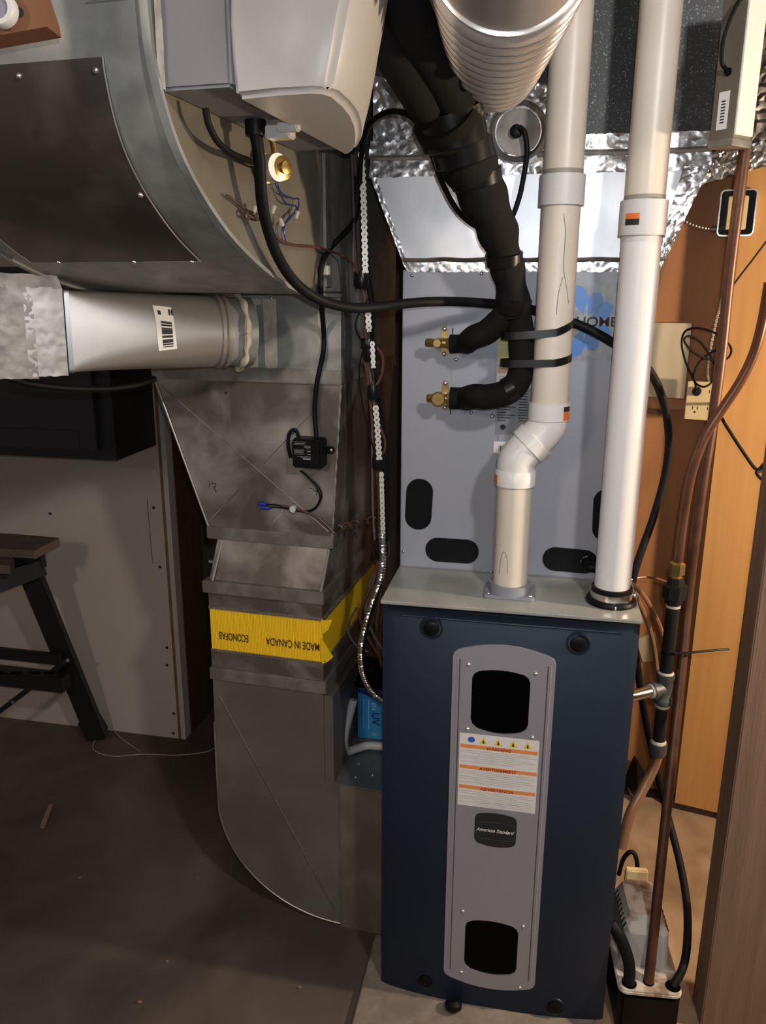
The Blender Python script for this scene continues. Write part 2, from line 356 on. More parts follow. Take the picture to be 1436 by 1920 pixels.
for q in range(4): box('print_line', F, (.215+q*.004, .338), (LBY, PB), (.5525+q*.0043, .5533+q*.0043), m_paper2, lb)
prism('blue_mark', ellipse_poly(lambda c, s: F(.2025+c*.0078, LBY, .7163+s*.0068)), F.y*.0005, m_lblue, lb)
for a in (.2285, .2605, .292, .323):
    prism('warning_triangle', [F(a-.009, LBY, .7085), F(a+.009, LBY, .7085), F(a, LBY, .725)], F.y*.0005, m_ywarn, lb)
    prism('warning_symbol', [F(a-.0024, LBY-.0004, .710), F(a+.0024, LBY-.0004, .710), F(a+.0008, LBY-.0004, .718), F(a-.0008, LBY-.0004, .7185)], F.y*.0004, m_ink, lb)
BG = arch(.217, .309, .463, .533, .007, .009, .009)
bd = prism('badge', [F(a, PB-.002, z) for a, z in BG], F.y*.003, m_badge, pt, smooth=False)
text('badge_lettering', 'American Standard', F(.262, PB-.0026, .492), F.x, F.z, .0125, m_paper, bd, 'CENTER', shear=.3, xs=.84)
for zz in (.513, .476): tube('badge_ridge', [F(.22+.086*i/8, PB-.0022, zz+.004*(1-(i/4-1)**2)*(1 if zz > .5 else -1)) for i in range(9)], .0008, m_furn, bd, sub=1, n=6)
lathe('drain_cap', F(.185, -.035, .012), (0, -.3, -1), [(-.014, .012), (-.006, .020), (.004, .020), (.011, .013), (.0125, .003)], m_bpl, fu, n=20)

# ------------------------------------------------------------ coil cabinet
CB = .22
co = thing('coil_cabinet', 'grey enamel evaporator coil cabinet standing on top of the furnace', 'coil cabinet', F(.2665, .47, 1.018))
box('cabinet_body', F, (0, .533), (CB+.003, .73), (1.018, 1.697), m_coil, co)
box('front_panel', F, (.0, .2185), (CB, CB+.004), (1.020, 1.695), m_coil, co, bevel=.001)
box('front_panel', F, (.2205, .533), (CB, CB+.004), (1.020, 1.695), m_coil2, co, bevel=.001)
ap = box('access_panel', F, (.112, .2065), (CB-.002, CB+.001), (1.387, 1.577), m_coil2, co, bevel=.0006)
for z in (1.562, 1.400): box('slot', F, (.1105, .113), (CB-.0023, CB), (z-.014, z+.014), m_ink, ap)
for a, z in [(.121, 1.508), (.158, 1.392), (.205, 1.386)]: screw(F(a, CB-.002, z), -F.y, .0045, m_screw, ap)
for a, z in [(.020, 1.686), (.170, 1.690), (.008, 1.056), (.216, 1.020)]: screw(F(a, CB, z), -F.y, .0042, m_screw, co)
def stadium(ca, cz, w_, h_, tilt=0):
    ct, st = math.cos(tilt), math.sin(tilt)
    return rrect(lambda x, y: F(ca+x*ct-y*st, CB-.004, cz+x*st+y*ct), w_, h_, min(w_, h_)/2-.0005, 8)
for ca, cz, w_, h_, tl in [(.0435, 1.174, .062, .122, -.04), (.1235, 1.066, .125, .058, .0), (.394, 1.061, .122, .056, -.03), (.468, 1.172, .062, .122, .03)]:
    k = prism('knockout_plug', stadium(ca, cz, w_, h_, tl), F.y*.006, m_bpl, co, bevel=.0012)
    prism('plug_face', [p+F.y*-.0012 for p in stadium(ca, cz, w_-.012, h_-.012, tl)], F.y*.003, m_bpl, k)
tube('drain_stub', [F(.43, CB, 1.062), F(.435, CB-.03, 1.060), F(.455, CB-.034, 1.058), F(.485, CB-.03, 1.056)], .012, m_bpl, co, sub=5)
tube('cleaner_smear', [F(.418, CB-.0052, 1.060), F(.424, CB-.0055, 1.070), F(.432, CB-.0052, 1.074)], .0015, m_lip, co, sub=3, n=6)
# labels on the coil cabinet
box('yellow_label', F, (.212, .256), (CB-.0008, CB), (1.500, 1.561), m_yl, co)
for q in range(9): box('print_line', F, (.218, .250), (CB-.0011, CB), (1.505+q*.006, 1.5062+q*.006), m_paper2, co)
wl_ = box('caution_label', F, (.211, .262), (CB-.0008, CB), (1.450, 1.494), m_paper, co)
box('orange_band', F, (.212, .261), (CB-.0012, CB), (1.481, 1.493), M('label_peach', (.62, .36, .24), .5), wl_)
for q in range(5): box('print_line', F, (.215, .255), (CB-.0011, CB), (1.453+q*.005, 1.4542+q*.005), m_paper2, wl_)
dp = box('data_plate', F, (.212, .300), (CB-.0008, CB), (1.345, 1.447), m_grayl, co)
for q in range(12): box('print_line', F, (.216, .235+.01*(q % 3)), (CB-.0012, CB), (1.376+q*.006, 1.3780+q*.006), m_ink, dp); box('print_line', F, (.262, .280), (CB-.0012, CB), (1.376+q*.006, 1.3780+q*.006), m_ink, dp)
lathe('round_mark', F(.229, CB-.0009, 1.362), -F.y, [(0, .0065), (.0003, .0065), (.0003, .0035), (0, .0035)], m_ink, dp, n=14)
bc = box('barcode_label', F, (.211, .252), (CB-.0008, CB), (1.303, 1.329), m_paper, co)
for q in range(9): box('bar', F, (.222+q*.0032, .2232+q*.0032+.0006*(q % 2)), (CB-.0011, CB), (1.306, 1.320), m_ink, bc)
st = box('silver_sticker', F, (.350, .505), (CB-.0008, CB), (1.512, 1.673), m_sticker, co)
def petal(ang, r0_, r1_, wd, ca=.391, cz=1.592):
    d = np.array([math.cos(ang), math.sin(ang)]); e = np.array([-d[1], d[0]])
    P = [d*r0_, d*(r0_+.55*(r1_-r0_))+e*wd, d*(r0_+.85*(r1_-r0_))+e*wd*.75, d*r1_, d*(r0_+.85*(r1_-r0_))-e*wd*.75, d*(r0_+.55*(r1_-r0_))-e*wd]
    prism('leaf_shape', [F(ca+p[0], CB-.0012, cz+p[1]) for p in P], F.y*.0006, m_leaf, st)
for an in (105, 66, 32): petal(math.radians(an), .014, .078 if an > 100 else .066, .017)
for an in (255, 292, 330): petal(math.radians(an), .014, .078 if an < 260 else .064, .017)
text('sticker_lettering', 'HOME', F(.372, CB-.0015, 1.583), F.x, F.z, .028, m_ink, st, xs=1.08)

# ------------------------------------------------------------ PVC vent pipes
P1 = np.array([.2775, 1.648]); P2 = np.array([.340, 1.648])
v1 = thing('vent_pipe', 'cream plastic vent pipe with white offset elbows rising from the grey flange', 'pipe', (P1[0], P1[1], 1.018))
fp = prism('base_flange', rrect(lambda x, y: F(*(F.loc((P1[0], P1[1], 0))[:2]+np.array([x, y])), 1.018), .108, .088, .008), (0, 0, .008), m_gpl, v1, bevel=.0015)
for sx in (-1, 1):
    for sy in (-1, 1):
        q = F.loc((P1[0], P1[1], 0)); screw(F(q[0]+sx*.044, q[1]+sy*.034, 1.026), (0, 0, 1), .0045, m_screw, fp)
Z = (0, 0, 1.)
lathe('flange_collar', (P1[0], P1[1], 1.022), Z, [(0, .046), (.004, .046), (.02, .0445), (.022, .0445), (.022, .037)], m_gpl, v1, n=36)
lathe('pipe_section', (P1[0], P1[1], 1.03), Z, [(0, .0362), (.24, .0362)], m_pvcc, v1, n=36)
el = lathe('elbow_hub', (P1[0], P1[1], 1.262), Z, [(0, .037), (0, .0425), (.030, .0425), (.033, .040), (.033, .037)], m_pvcw, v1, n=36)
Pm = [(P1[0], P1[1], 1.29), (P1[0], P1[1], 1.305), (P1[0]+.004, P1[1], 1.318), (.300, 1.648, 1.343), (.318, 1.648, 1.361), (.336, 1.648, 1.383), (.340, 1.648, 1.397), (.340, 1.648, 1.412)]
tube('elbow_bend', Pm, .0392, m_pvcw, v1, sub=5, n=32)
mid = np.array([(P1[0]+P2[0])/2-.008, 1.648, 1.343]); dr = np.array([.0625, 0, .062]); dr /= np.linalg.norm(dr)
lathe('elbow_socket', mid-dr*.002, dr, [(0, .039), (0, .0435), (.024, .0435), (.026, .041), (.026, .039)], m_pvcw, v1, n=36)
e2 = lathe('elbow_hub', (P2[0], P2[1], 1.400), Z, [(0, .038), (0, .0425), (.033, .0425), (.034, .0425), (.034, .037)], m_pvcw, v1, n=36)
def sticker_on(c, r_, a0, a1, z0, z1, mat, parent, name='sticker', n=6):
    A = [a0+(a1-a0)*i/n for i in range(n+1)]
    rs = [[np.array([c[0]+math.sin(a)*(r_+e), c[1]-math.cos(a)*(r_+e), z]) for e, z in ((.0004, z0), (.0004, z1), (-.001, z1), (-.001, z0))] for a in A]
    return loft(name, rs, mat, parent)
sticker_on(P2, .0425, .55, 1.05, 1.402, 1.420, m_sq, e2); sticker_on(P2, .0425, .55, 1.05, 1.420, 1.430, m_ink, e2)
sticker_on(P1, .0425, -1.75, -1.2, 1.264, 1.284, m_sq, el)
lathe('pipe_section', (P2[0], P2[1], 1.425), Z, [(0, .0372), (.42, .0372)], m_pvcc, v1, n=36)
lathe('coupling', (P2[0], P2[1], 1.812), Z, [(0, .0375), (0, .0432), (.055, .0432), (.055, .0375)], m_pvcg, v1, n=36)
lathe('glue_ring', (P2[0], P2[1], 1.866), Z, [(0, .0385), (.010, .0385)], m_glue, v1, n=36)
lathe('pipe_section', (P2[0], P2[1], 1.86), Z, [(0, .0380), (.585, .0380)], m_pvcc, v1, n=36)
def drip(P, r_, pts, parent, c):
    tube('glue_drip', [np.array([c[0]+math.sin(a)*r_, c[1]-math.cos(a)*r_, z]) for a, z in pts], .0009, m_glue, parent, sub=4, n=6)
drip(0, .0372, [(-.05, 1.795), (.1, 1.76), (.1, 1.70), (.25, 1.675), (.55, 1.63)], v1, P2); drip(0, .0372, [(.1, 1.68), (-.05, 1.655), (-.1, 1.64), (-.12, 1.61)], v1, P2)
drip(0, .0362, [(-.9, 1.07), (-.75, 1.115), (-.55, 1.12), (-.38, 1.10), (-.35, 1.075)], v1, P1)
Q = np.array([.4855, 1.600])
v2 = thing('vent_pipe', 'straight white plastic vent pipe with hose clamp at its foot right of the offset pipe', 'pipe', (Q[0], Q[1], 1.018))
lathe('rubber_collar', (Q[0], Q[1], 1.018), Z, [(0, .052), (.005, .053), (.010, .050), (.012, .043), (.035, .042), (.036, .037)], m_bpl, v2, n=36)
lathe('clamp_band', (Q[0], Q[1], 1.030), Z, [(0, .0425), (0, .0437), (.014, .0437), (.014, .0425)], m_steel, v2, n=36)
screw((Q[0]+.046, Q[1]-.012, 1.037), (.3, -1, .2), .007, m_screw, v2, 'clamp_screw'); screw((Q[0]-.004, Q[1]-.048, 1.022), (0, -1, .2), .005, m_screw, v2)
lathe('pipe_section', (Q[0], Q[1], 1.03), Z, [(0, .0367), (.735, .0367)], m_pvcw, v2, n=36)
cp = lathe('coupling', (Q[0], Q[1], 1.755), Z, [(0, .037), (0, .0432), (.062, .0432), (.062, .037)], m_pvcg, v2, n=36)
sticker_on(Q, .0432, -1.1, -.45, 1.772, 1.783, m_ink, cp); sticker_on(Q, .0432, -1.1, -.45, 1.783, 1.793, m_sq, cp)
lathe('glue_ring', (Q[0], Q[1], 1.815), Z, [(0, .0372), (.011, .0372)], m_glue, v2, n=36); lathe('glue_ring', (Q[0], Q[1], 1.744), Z, [(0, .0372), (.011, .0372)], m_pvcg, v2, n=36)
lathe('pipe_section', (Q[0], Q[1], 1.81), Z, [(0, .0368), (.635, .0368)], m_pvcc, v2, n=36)

# ------------------------------------------------------------ supply plenum and trunk
sp = thing('supply_transition', 'flared bright sheet metal transition taped with foil above the coil cabinet', 'duct', F(.2665, .47, 1.697))
B4 = [F(.008, CB+.002, 1.697), F(.533, CB+.002, 1.697), F(.533, .728, 1.697), F(.008, .728, 1.697)]
T4 = [F(-.070, .212, 1.892), F(.606, .212, 1.892), F(.606, .76, 1.892), F(-.070, .76, 1.892)]
loft('transition_shell', [B4, T4], m_alu, sp)
def ft(c00, c10, c11, c01, nu, nv, amp=.006, mat=None): return crumple('foil_tape', c00, c10, c11, c01, nu, nv, amp, mat or m_foil, sp)
def bl(s, t, o=-.002):
    p = (B4[0]*(1-s)+B4[1]*s)*(1-t)+(T4[0]*(1-s)+T4[1]*s)*t; return p+F.y*o
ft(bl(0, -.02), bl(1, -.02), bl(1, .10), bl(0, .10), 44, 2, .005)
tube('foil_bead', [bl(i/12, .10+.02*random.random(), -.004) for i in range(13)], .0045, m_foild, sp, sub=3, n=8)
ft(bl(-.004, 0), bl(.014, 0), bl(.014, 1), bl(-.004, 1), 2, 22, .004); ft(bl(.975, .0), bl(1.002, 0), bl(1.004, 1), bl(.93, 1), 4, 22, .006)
tr = thing('supply_duct', 'dark spangled galvanised supply trunk running above the foil taped transition', 'duct', F(.2665, .45, 1.892))
box('trunk_shell', F, (-.066, .604), (.214, .755), (1.892, 2.44), m_spang, tr)
for z0, z1, n_, a_ in [(1.884, 1.922, 50, .007), (1.922, 1.955, 40, .006)]:
    crumple('foil_tape', F(-.074, .211, z0), F(.610, .211, z0), F(.608, .211, z1), F(-.070, .211, z1), n_, 3, a_, m_foil, tr)
tube('foil_bead', [F(-.07+.675*i/14, .205, 1.920+.002*random.random()) for i in range(15)], .0055, m_foil, tr, sub=3, n=8)
crumple('foil_patch', F(-.065, .213, 1.952), F(.08, .213, 1.952), F(.06, .213, 2.04), F(-.065, .213, 2.08), 12, 8, .008, m_foil, tr)
crumple('foil_patch', F(.15, .213, 1.952), F(.31, .213, 1.952), F(.31, .213, 2.045), F(.17, .213, 2.07), 14, 9, .008, m_foil, tr)
tc_ = F.onb(972, 248, .207)
to = thing('round_takeoff', 'round silver port plate with black plug on the supply trunk', 'port', tc_)
lathe('port_ring', tc_, -F.y, [(-.002, .060), (.012, .058), (.016, .052), (.012, .047), (.004, .046), (.004, .001)], m_foil, to, n=36)
lathe('port_plate', tc_-F.y*.004, -F.y, [(0, .044), (.004, .044), (.004, .001)], m_foild, to, n=28)
lathe('black_plug', tc_-F.y*.008+F.x*-.004, -F.y, [(0, .013), (.012, .012), (.014, .008)], m_bpl, to, n=16)
# flexible corrugated duct
fx = thing('flex_duct', 'corrugated silver flexible duct hanging at the top centre', 'duct', (.17, 1.35, 1.97))
far_ = at(925, 203, 1.56); near = at(958, 40, 1.08); NR = 12
ax0 = np.array([far_[0], far_[1], far_[2]+.062]); ax1 = np.array([near[0], near[1], near[2]+.106])
def flexring(t, r_, n=48):
    c = ax0*(1-t)+ax1*t; d = ax1-ax0; d /= np.linalg.norm(d); s = np.cross(d, Z); s /= np.linalg.norm(s); u_ = np.cross(s, d)
    return [c+(s*math.cos(2*math.pi*k/n)+u_*math.sin(2*math.pi*k/n))*r_ for k in range(n)]
rs = []; RP = [0, .55, .9, 1, .9, .55, 0, -.25]
for i in range(NR*8+1):
    t = i/(NR*8); rs.append(flexring(t*.86, .060+.036*t**.8+.0125*RP[i % 8]))
loft('corrugated_sleeve', rs, m_flex, fx, smooth=True, cap=True)
loft('smooth_sleeve', [flexring(t, .097) for t in (.84, .9, .96, 1.05, 1.3, 1.6)], m_boot, fx, smooth=True)
loft('sleeve_rim', [flexring(t, r_) for t, r_ in ((.856, .097), (.860, .102), (.868, .102), (.872, .097))], m_flex, fx, smooth=True)

# ------------------------------------------------------------ return duct
ru = thing('return_elbow', 'large grey curved return duct elbow hanging at the upper left', 'duct', D(-.23, -.3, 1.646))
PR = smoothpath([(0, 0, 1.646), (0, -.12, 1.647), (0, -.261, 1.653), (0, -.415, 1.684), (0, -.576, 1.743), (0, -.698, 1.824), (0, -.754, 1.91), (0, -.769, 1.996), (0, -.770, 2.2), (0, -.770, 2.44)], 5)
PR = [(p[1], p[2]) for p in PR]
AW = -.462
loft('curved_heel', [[D(0, b, z), D(AW, b, z), D(AW, b+.0015, z+.003), D(0, b+.0015, z+.003)] for b, z in PR], m_galv, ru, smooth=True)
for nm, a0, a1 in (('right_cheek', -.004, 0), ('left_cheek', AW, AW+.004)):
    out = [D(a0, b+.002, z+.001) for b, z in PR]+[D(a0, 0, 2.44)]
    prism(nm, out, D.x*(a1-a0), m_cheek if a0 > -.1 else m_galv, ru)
nrmP = []
for i, (b, z) in enumerate(PR):
    b0, z0 = PR[max(i-1, 0)]; b1, z1 = PR[min(i+1, len(PR)-1)]; t = np.array([b1-b0, z1-z0]); t /= np.linalg.norm(t); nrmP.append((t[1], -t[0]))
def heelpt(i, a, off): b, z = PR[i]; n = nrmP[i]; return D(a, b+n[0]*-off*-1*(-1), z-abs(n[1])*off) if False else D(a, b-abs(n[0])*off, z-abs(n[1])*off)
loft('seam_lip', [[heelpt(i, .008, -.001), heelpt(i, .008, .006), heelpt(i, -.004, .006), heelpt(i, -.004, -.001)] for i in range(len(PR))], m_galv, ru, smooth=True)
loft('seam_lip', [[heelpt(i, AW-.006, -.001), heelpt(i, AW-.006, .005), heelpt(i, AW+.004, .005), heelpt(i, AW+.004, -.001)] for i in range(len(PR))], m_galv, ru, smooth=True)
idx = [i for i, (b, z) in enumerate(PR) if b <= -.47 and z <= 1.94]
def aR(i): t = (i-idx[0])/(len(idx)-1); return -.090+.026*t
def aL(i): t = (i-idx[0])/(len(idx)-1); return -.424+.06*t
cvp = loft('cover_panel', [[heelpt(i, aR(i), .0), heelpt(i, aR(i), .005), heelpt(i, aL(i), .005), heelpt(i, aL(i), .0)] for i in idx], m_cover, ru, smooth=True)
tube('panel_edge', [heelpt(i, aR(i), .005) for i in idx], .0012, m_lip, cvp, sub=2, n=6); tube('panel_edge', [heelpt(i, aL(i), .005) for i in idx], .0008, m_lip, cvp, sub=2, n=6)
tube('panel_edge', [heelpt(idx[0], aR(idx[0])+(aL(idx[0])-aR(idx[0]))*.32*t, .005) for t in (0, .5, 1)], .0012, m_lip, cvp, sub=2, n=6)
for i, s in [(idx[-2], .04), (idx[-2], .42), (idx[0], .05), (idx[0], .38), (idx[0], .83), (idx[len(idx)//2-2], .03), (idx[-3], .85)]:
    n = nrmP[i]; screw(heelpt(i, aR(i)+(aL(i)-aR(i))*s, .005), -D.y*abs(n[0])-np.array(Z)*abs(n[1]), .0042, m_screw, cvp)
tube('vertical_bead', [D(-.02, -.7735, 2.0), D(-.075, -.7735, 2.0)], .001, m_galv, ru, sub=1, n=5)
# upper drop
ud = thing('return_drop', 'grey galvanised return duct drop with tan sealant smears below the curved elbow', 'duct', D(-.2, .25, 1.475))
box('drop_shell', D, (-.262, 0), (0, .50), (1.475, 2.44), m_galv, ud)
box('corner_cleat', D, (.0005, .003), (-.112, -.002), (1.652, 2.40), m_galv, ud); box('corner_cleat', D, (.003, .0065), (-.112, -.078), (1.66, 2.35), m_strip, ud, bevel=.001)
for a, wv in ((-.215, .012), (-.170, .016), (-.05, .004)):
    crumple('sealant_smear', D(a-wv, -.0005, 1.478), D(a+wv*.9, -.0005, 1.478), D(a+wv, -.0005, 1.635), D(a-wv*1.1, -.0005, 1.635), 3, 10, .002, m_mastic, ud)
crumple('sealant_smear', D(-.255, -.0005, 1.622), D(-.19, -.0005, 1.622), D(-.19, -.0005, 1.634), D(-.255, -.0005, 1.634), 8, 1, .002, m_mastic, ud)
screw(D(-.166, -.002, 1.637), -D.y, .004, m_screw, ud)
# transition with flanges
td = thing('return_transition', 'smudged sheet metal transition tapering down from the return drop to the offset', 'duct', D(-.2, .25, 1.03))
loft('taper_shell', [[D(-.352, -.002, 1.075), D(-.026, -.002, 1.075), D(-.026, .47, 1.075), D(-.352, .47, 1.075)], [D(-.478, -.002, 1.455), D(.0, -.002, 1.455), D(.0, .49, 1.455), D(-.478, .49, 1.455)]], m_sheet, td)
box('upper_flange', D, (-.482, .003), (-.010, .5), (1.445, 1.478), m_strip, td, bevel=.002)
tube('side_seam', [D(-.354, -.004, 1.075), D(-.480, -.004, 1.450)], .0025, m_lip, td, sub=1, n=6)
for i in range(1):
    tube('corner_seam', [D(-.026+.026*t, -.003, 1.075+.37*t) for t in np.linspace(0, 1, 24)], lambda t: .0022+.0013*math.sin(t*70), m_lip, td, sub=2, n=6)
tube('cross_crease', [D(-.355, -.0022, 1.09), D(-.02, -.0022, 1.43)], .0011, m_sheet, td, sub=1, n=6); tube('cross_crease', [D(-.465, -.0022, 1.43), D(-.035, -.0022, 1.09)], .0011, m_sheet, td, sub=1, n=6)
box('lower_flange', D, (-.358, -.022), (-.010, .48), (1.048, 1.080), m_strip, td, bevel=.002)
for org, pts in [((-.349, 1.185), [[(0, .012), (.004, .006), (.001, -.004)], [(.010, .012), (.012, .004), (.020, .006), (.016, -.006)], [(.014, -.002), (.020, -.016)]]), ((-.082, 1.188), [[(0, .006), (.008, .008)], [(.010, .008), (.014, .000), (.022, .006)], [(.020, .002), (.016, -.010)]])]:
    for s in pts: tube('pen_mark', [D(org[0]+x, -.0024, org[1]+y) for x, y in s], .0009, m_ink, td, sub=3, n=5)
lathe('punched_hole', D(-.29, -.0024, 1.416), -D.y, [(0, .0035), (.0004, .0035), (.0004, .0005)], m_ink, td, n=8)
# offset piece
od = thing('return_offset', 'short slanting sheet metal offset piece above the yellow connector', 'duct', D(-.2, .2, .88))
loft('offset_shell', [[D(-.345, -.044, .930), D(-.042, -.044, .930), D(-.042, .43, .930), D(-.345, .43, .930)], [D(-.330, -.004, 1.05), D(-.034, -.004, 1.05), D(-.034, .46, 1.05), D(-.330, .46, 1.05)]], m_sheet, od)
box('lower_flange', D, (-.356, -.034), (-.053, .44), (.918, .950), m_strip, od, bevel=.002)
box('collar_band', D, (-.345, -.0415), (-.0425, .43), (.874, .920), m_sheet, od)
for s in (0, 1): tube('corner_fold', [D((-.330, -.042)[s], -.046, .95), D((-.318, -.034)[s], -.006, 1.045)], .0035, m_lip, od, sub=1, n=6)
# yellow connector
yc = thing('canvas_connector', 'yellow ribbed canvas duct connector with upside down black lettering', 'connector', D(-.2, .2, .757))
def saw(z, dn):
    return None
box('canvas_body', D, (-.344, -.041), (-.041, .43), (.757, .880), m_yel, yc)
for i in range(100):
    pass
V, fc = [], []
NRB = 76
for i in range(NRB*2+1):
    a = -.344+.303*i/(NRB*2); bb = -.0425-.0012*(i % 2)
    V += [D(a, bb, .759), D(a, bb, .878)]
for i in range(NRB*2): fc.append((2*i, 2*i+1, 2*i+3, 2*i+2))
mk('ribbed_front', V, fc, m_yel, yc, smooth=True)
prism('corner_fold', [D(-.044, -.047, .875), D(-.020, -.028, .872), D(-.030, -.030, .845), D(-.040, -.046, .838)], D.y*.004, m_yel, yc)
prism('corner_fold', [D(-.046, -.046, .76), D(-.042, -.050, .83), D(-.022, -.02, .768), D(-.036, -.036, .757)], D.y*.003, m_yel, yc)
for zz, sg in ((.8785, 1), (.7585, -1)):
    Vs, fs = [], []
    for i in range(60):
        a = -.344+.303*i/60; w_ = .303/60
        k = len(Vs); Vs += [D(a, -.047, zz), D(a+w_*.6, -.047, zz), D(a+w_*.6, -.047, zz-sg*.005), D(a, -.047, zz-sg*.005), D(a, -.043, zz), D(a+w_*.6, -.043, zz), D(a+w_*.6, -.043, zz-sg*.005), D(a, -.043, zz-sg*.005)]
        fs += [(k, k+1, k+2, k+3), (k, k+4, k+5, k+1), (k+3, k+2, k+6, k+7), (k, k+3, k+7, k+4), (k+1, k+5, k+6, k+2)]
    for i in range(60):
        b = -.042+.47*i/60; w_ = .47/60; k = len(Vs)
        Vs += [D(-.036, b, zz), D(-.036, b+w_*.6, zz), D(-.036, b+w_*.6, zz-sg*.006), D(-.036, b, zz-sg*.006), D(-.041, b, zz), D(-.041, b+w_*.6, zz), D(-.041, b+w_*.6, zz-sg*.006), D(-.041, b, zz-sg*.006)]
        fs += [(k, k+1, k+2, k+3), (k, k+4, k+5, k+1), (k+3, k+2, k+6, k+7)]
    tag(mk('crimp_teeth', Vs, fs, m_strip, yc), kind='stuff')
    box('metal_edge', D, (-.346, -.039), (-.046, .432), (zz-.001+sg*.001, zz+.001+sg*.001), m_strip, yc)
text('lettering', 'ECONOFAB', D(-.239, -.0448, .8115), -D.x, -np.array(Z), .029, m_inkb, yc, xs=.53)
text('lettering', 'MADE IN CANADA', D(-.048, -.0448, .8115), -D.x, -np.array(Z), .029, m_inkb, yc, xs=.58)
# lower boot with rounded heel
lo_ = thing('return_boot', 'dull sheet metal return elbow with rounded bottom feeding the furnace side', 'duct', D(-.18, .2, FZ))
prof = [(-.042, .760), (-.345, .760), (-.348, .55), (-.350, .31)]+[(-.006-.344*math.cos(t), .31-.322*math.sin(t)) for t in np.linspace(.12, math.pi/2, 14)]+[(-.002, -.012), (-.002, .422), (-.042, .422)]
prism('boot_shell', [D(a, -.042, z) for a, z in prof], D.y*.47, m_lower, lo_)
box('boot_flange', D, (-.352, -.034), (-.048, .435), (.676, .710), m_strip, lo_, bevel=.002); box('canvas_edge', D, (-.346, -.040), (-.0435, .43), (.712, .757), m_sheet, lo_)
box('throat_flange', D, (-.042, -.018), (-.038, .43), (.418, .668), m_lower, lo_)
tube('heel_seam', [D(a-.001, -.043, z) for a, z in prof[2:-2]], .0022, m_strip, lo_, sub=2, n=6)
tube('cross_brake', [D(-.33, -.0425, .63), D(-.02, -.0425, .03)], .0028, m_lower, lo_, sub=1, n=6)
rc = thing('return_collar', 'rusty stained rectangular duct collar joining the boot to the furnace', 'duct', D(.05, .2, FZ))
m_col = M('stained_sheet', (.145, .115, .085), .55, .3, (.22, .19, .155), 9, .4, .7)
m_colt = M('blue_grey_sheet', (.15, .165, .18), .45, .5, (.20, .215, .23), 8)
pc = [D(-.002, -.044, FZ), D(.145, -.044, FZ), D(.114, .43, FZ), D(-.002, .43, FZ)]
loft('collar_shell', [[p+np.array([0, 0, 0]) for p in pc], [p+np.array([0, 0, .438]) for p in pc]], m_col, rc)
box('collar_top', D, (-.002, .112), (-.040, .42), (.418, .4215), m_colt, rc); tube('collar_seam', [D(-.002, -.045, 0), D(-.002, -.045, .42)], .0018, m_strip, rc, sub=1, n=6)
for a, b in ((.03, .0), (.07, .02), (.02, .06)): screw(D(a, b, .4215), Z, .004, m_screw, rc)

# ------------------------------------------------------------ branch boot and foil-wrapped duct at the left
bt = thing('branch_boot', 'shiny silver round to rectangular duct boot with a barcode label', 'duct', at(270, 690, 1.72))
A0 = at(122, 620, 1.655); A1 = at(405, 622, 1.79); axd = A1-A0; Ln = np.linalg.norm(axd); axd /= Ln; sd = np.cross(axd, Z); sd /= np.linalg.norm(sd); ud_ = np.cross(sd, axd)
def brect(t, w_, h_, e):  # superellipse morph
    out = []
    for k in range(48):
        an = 2*math.pi*k/48+math.pi/4; c, s = math.cos(an), math.sin(an)
        out.append(A0+axd*t*Ln+sd*w_*math.copysign(abs(c)**e, c)+ud_*h_*math.copysign(abs(s)**e, s))
    return out
loft('boot_shell', [brect(t, .062+.014*t, .078-.003*t, .06+.94*min(1, t*1.1)**.8) for t in np.linspace(0, 1, 16)], m_boot, bt, smooth=True)
loft('boot_rim', [brect(t, .0635, .080, .06) for t in (-.01, .02)], m_steel, bt)
for t0 in (1.0, 1.045): loft('crimp_bead', [brect(t, r_, r_, 1) for t, r_ in ((t0-.02, .0745), (t0-.01, .0785), (t0+.01, .0785), (t0+.02, .0745))], m_boot, bt, smooth=True)
loft('collar', [brect(t, .074, .074, 1) for t in (1.0, 1.24)], m_galv, bt, smooth=True)
rs = []
for k in range(28):
    an = 2*math.pi*k/28
    rs.append(A0+axd*Ln*(1.145+.02*random.random())+sd*.080*math.cos(an)+ud_*(.080*math.sin(an)))
tube('sealant_ring', rs+[rs[0]], lambda t: .006+.002*math.sin(t*60), m_mastic, bt, sub=3, n=8)
LT = .60
def bsurf(t, ang, off=.0012):
    e = .06+.94*min(1, t*1.1)**.8; c, s = math.cos(ang), math.sin(ang)
    return A0+axd*t*Ln+sd*(.062+.014*t+off)*math.copysign(abs(c)**e, c)+ud_*(.078-.003*t+off)*math.copysign(abs(s)**e, s)
sgn = 1
def bs(t, q, off=.0012): return bsurf(t, (0 if sgn > 0 else math.pi)+q*sgn, off)
def bpatch(name, t0, t1, q0, q1, mat, parent, off=.0012, sk=0.0):
    n = 8; V = []
    for i in range(n+1):
        q = q0+(q1-q0)*i/n
        V += [bs(t0+sk*i/n, q, off), bs(t1+sk*i/n, q, off)]
    return mk(name, V, [(2*i, 2*i+1, 2*i+3, 2*i+2) for i in range(n)], mat, parent)
blb = bpatch('barcode_label', .555, .675, -.34, .62, m_paper, bt, sk=-.025)
for q in range(9): bpatch('bar', .583-.001*q, .652-.001*q, -.26+q*.05, -.235+q*.05+.012*(q % 3), m_ink, blb, .0018)
bpatch('print_block', .560, .580, .34, .46, m_ink, blb, .0018, -.004); bpatch('print_block', .645, .655, .36, .54, m_ink, blb, .0018); bpatch('print_block', .628, .638, .36, .54, m_ink, blb, .0018); bpatch('print_block', .634, .648, .44, .46, m_ink, blb, .0018)
fd = thing('foil_wrapped_duct', 'rectangular duct wrapped in wrinkled foil tape at the left edge', 'duct', at(0, 705, 1.56))
E1 = A0-axd*.005; E2 = A0-axd*.42
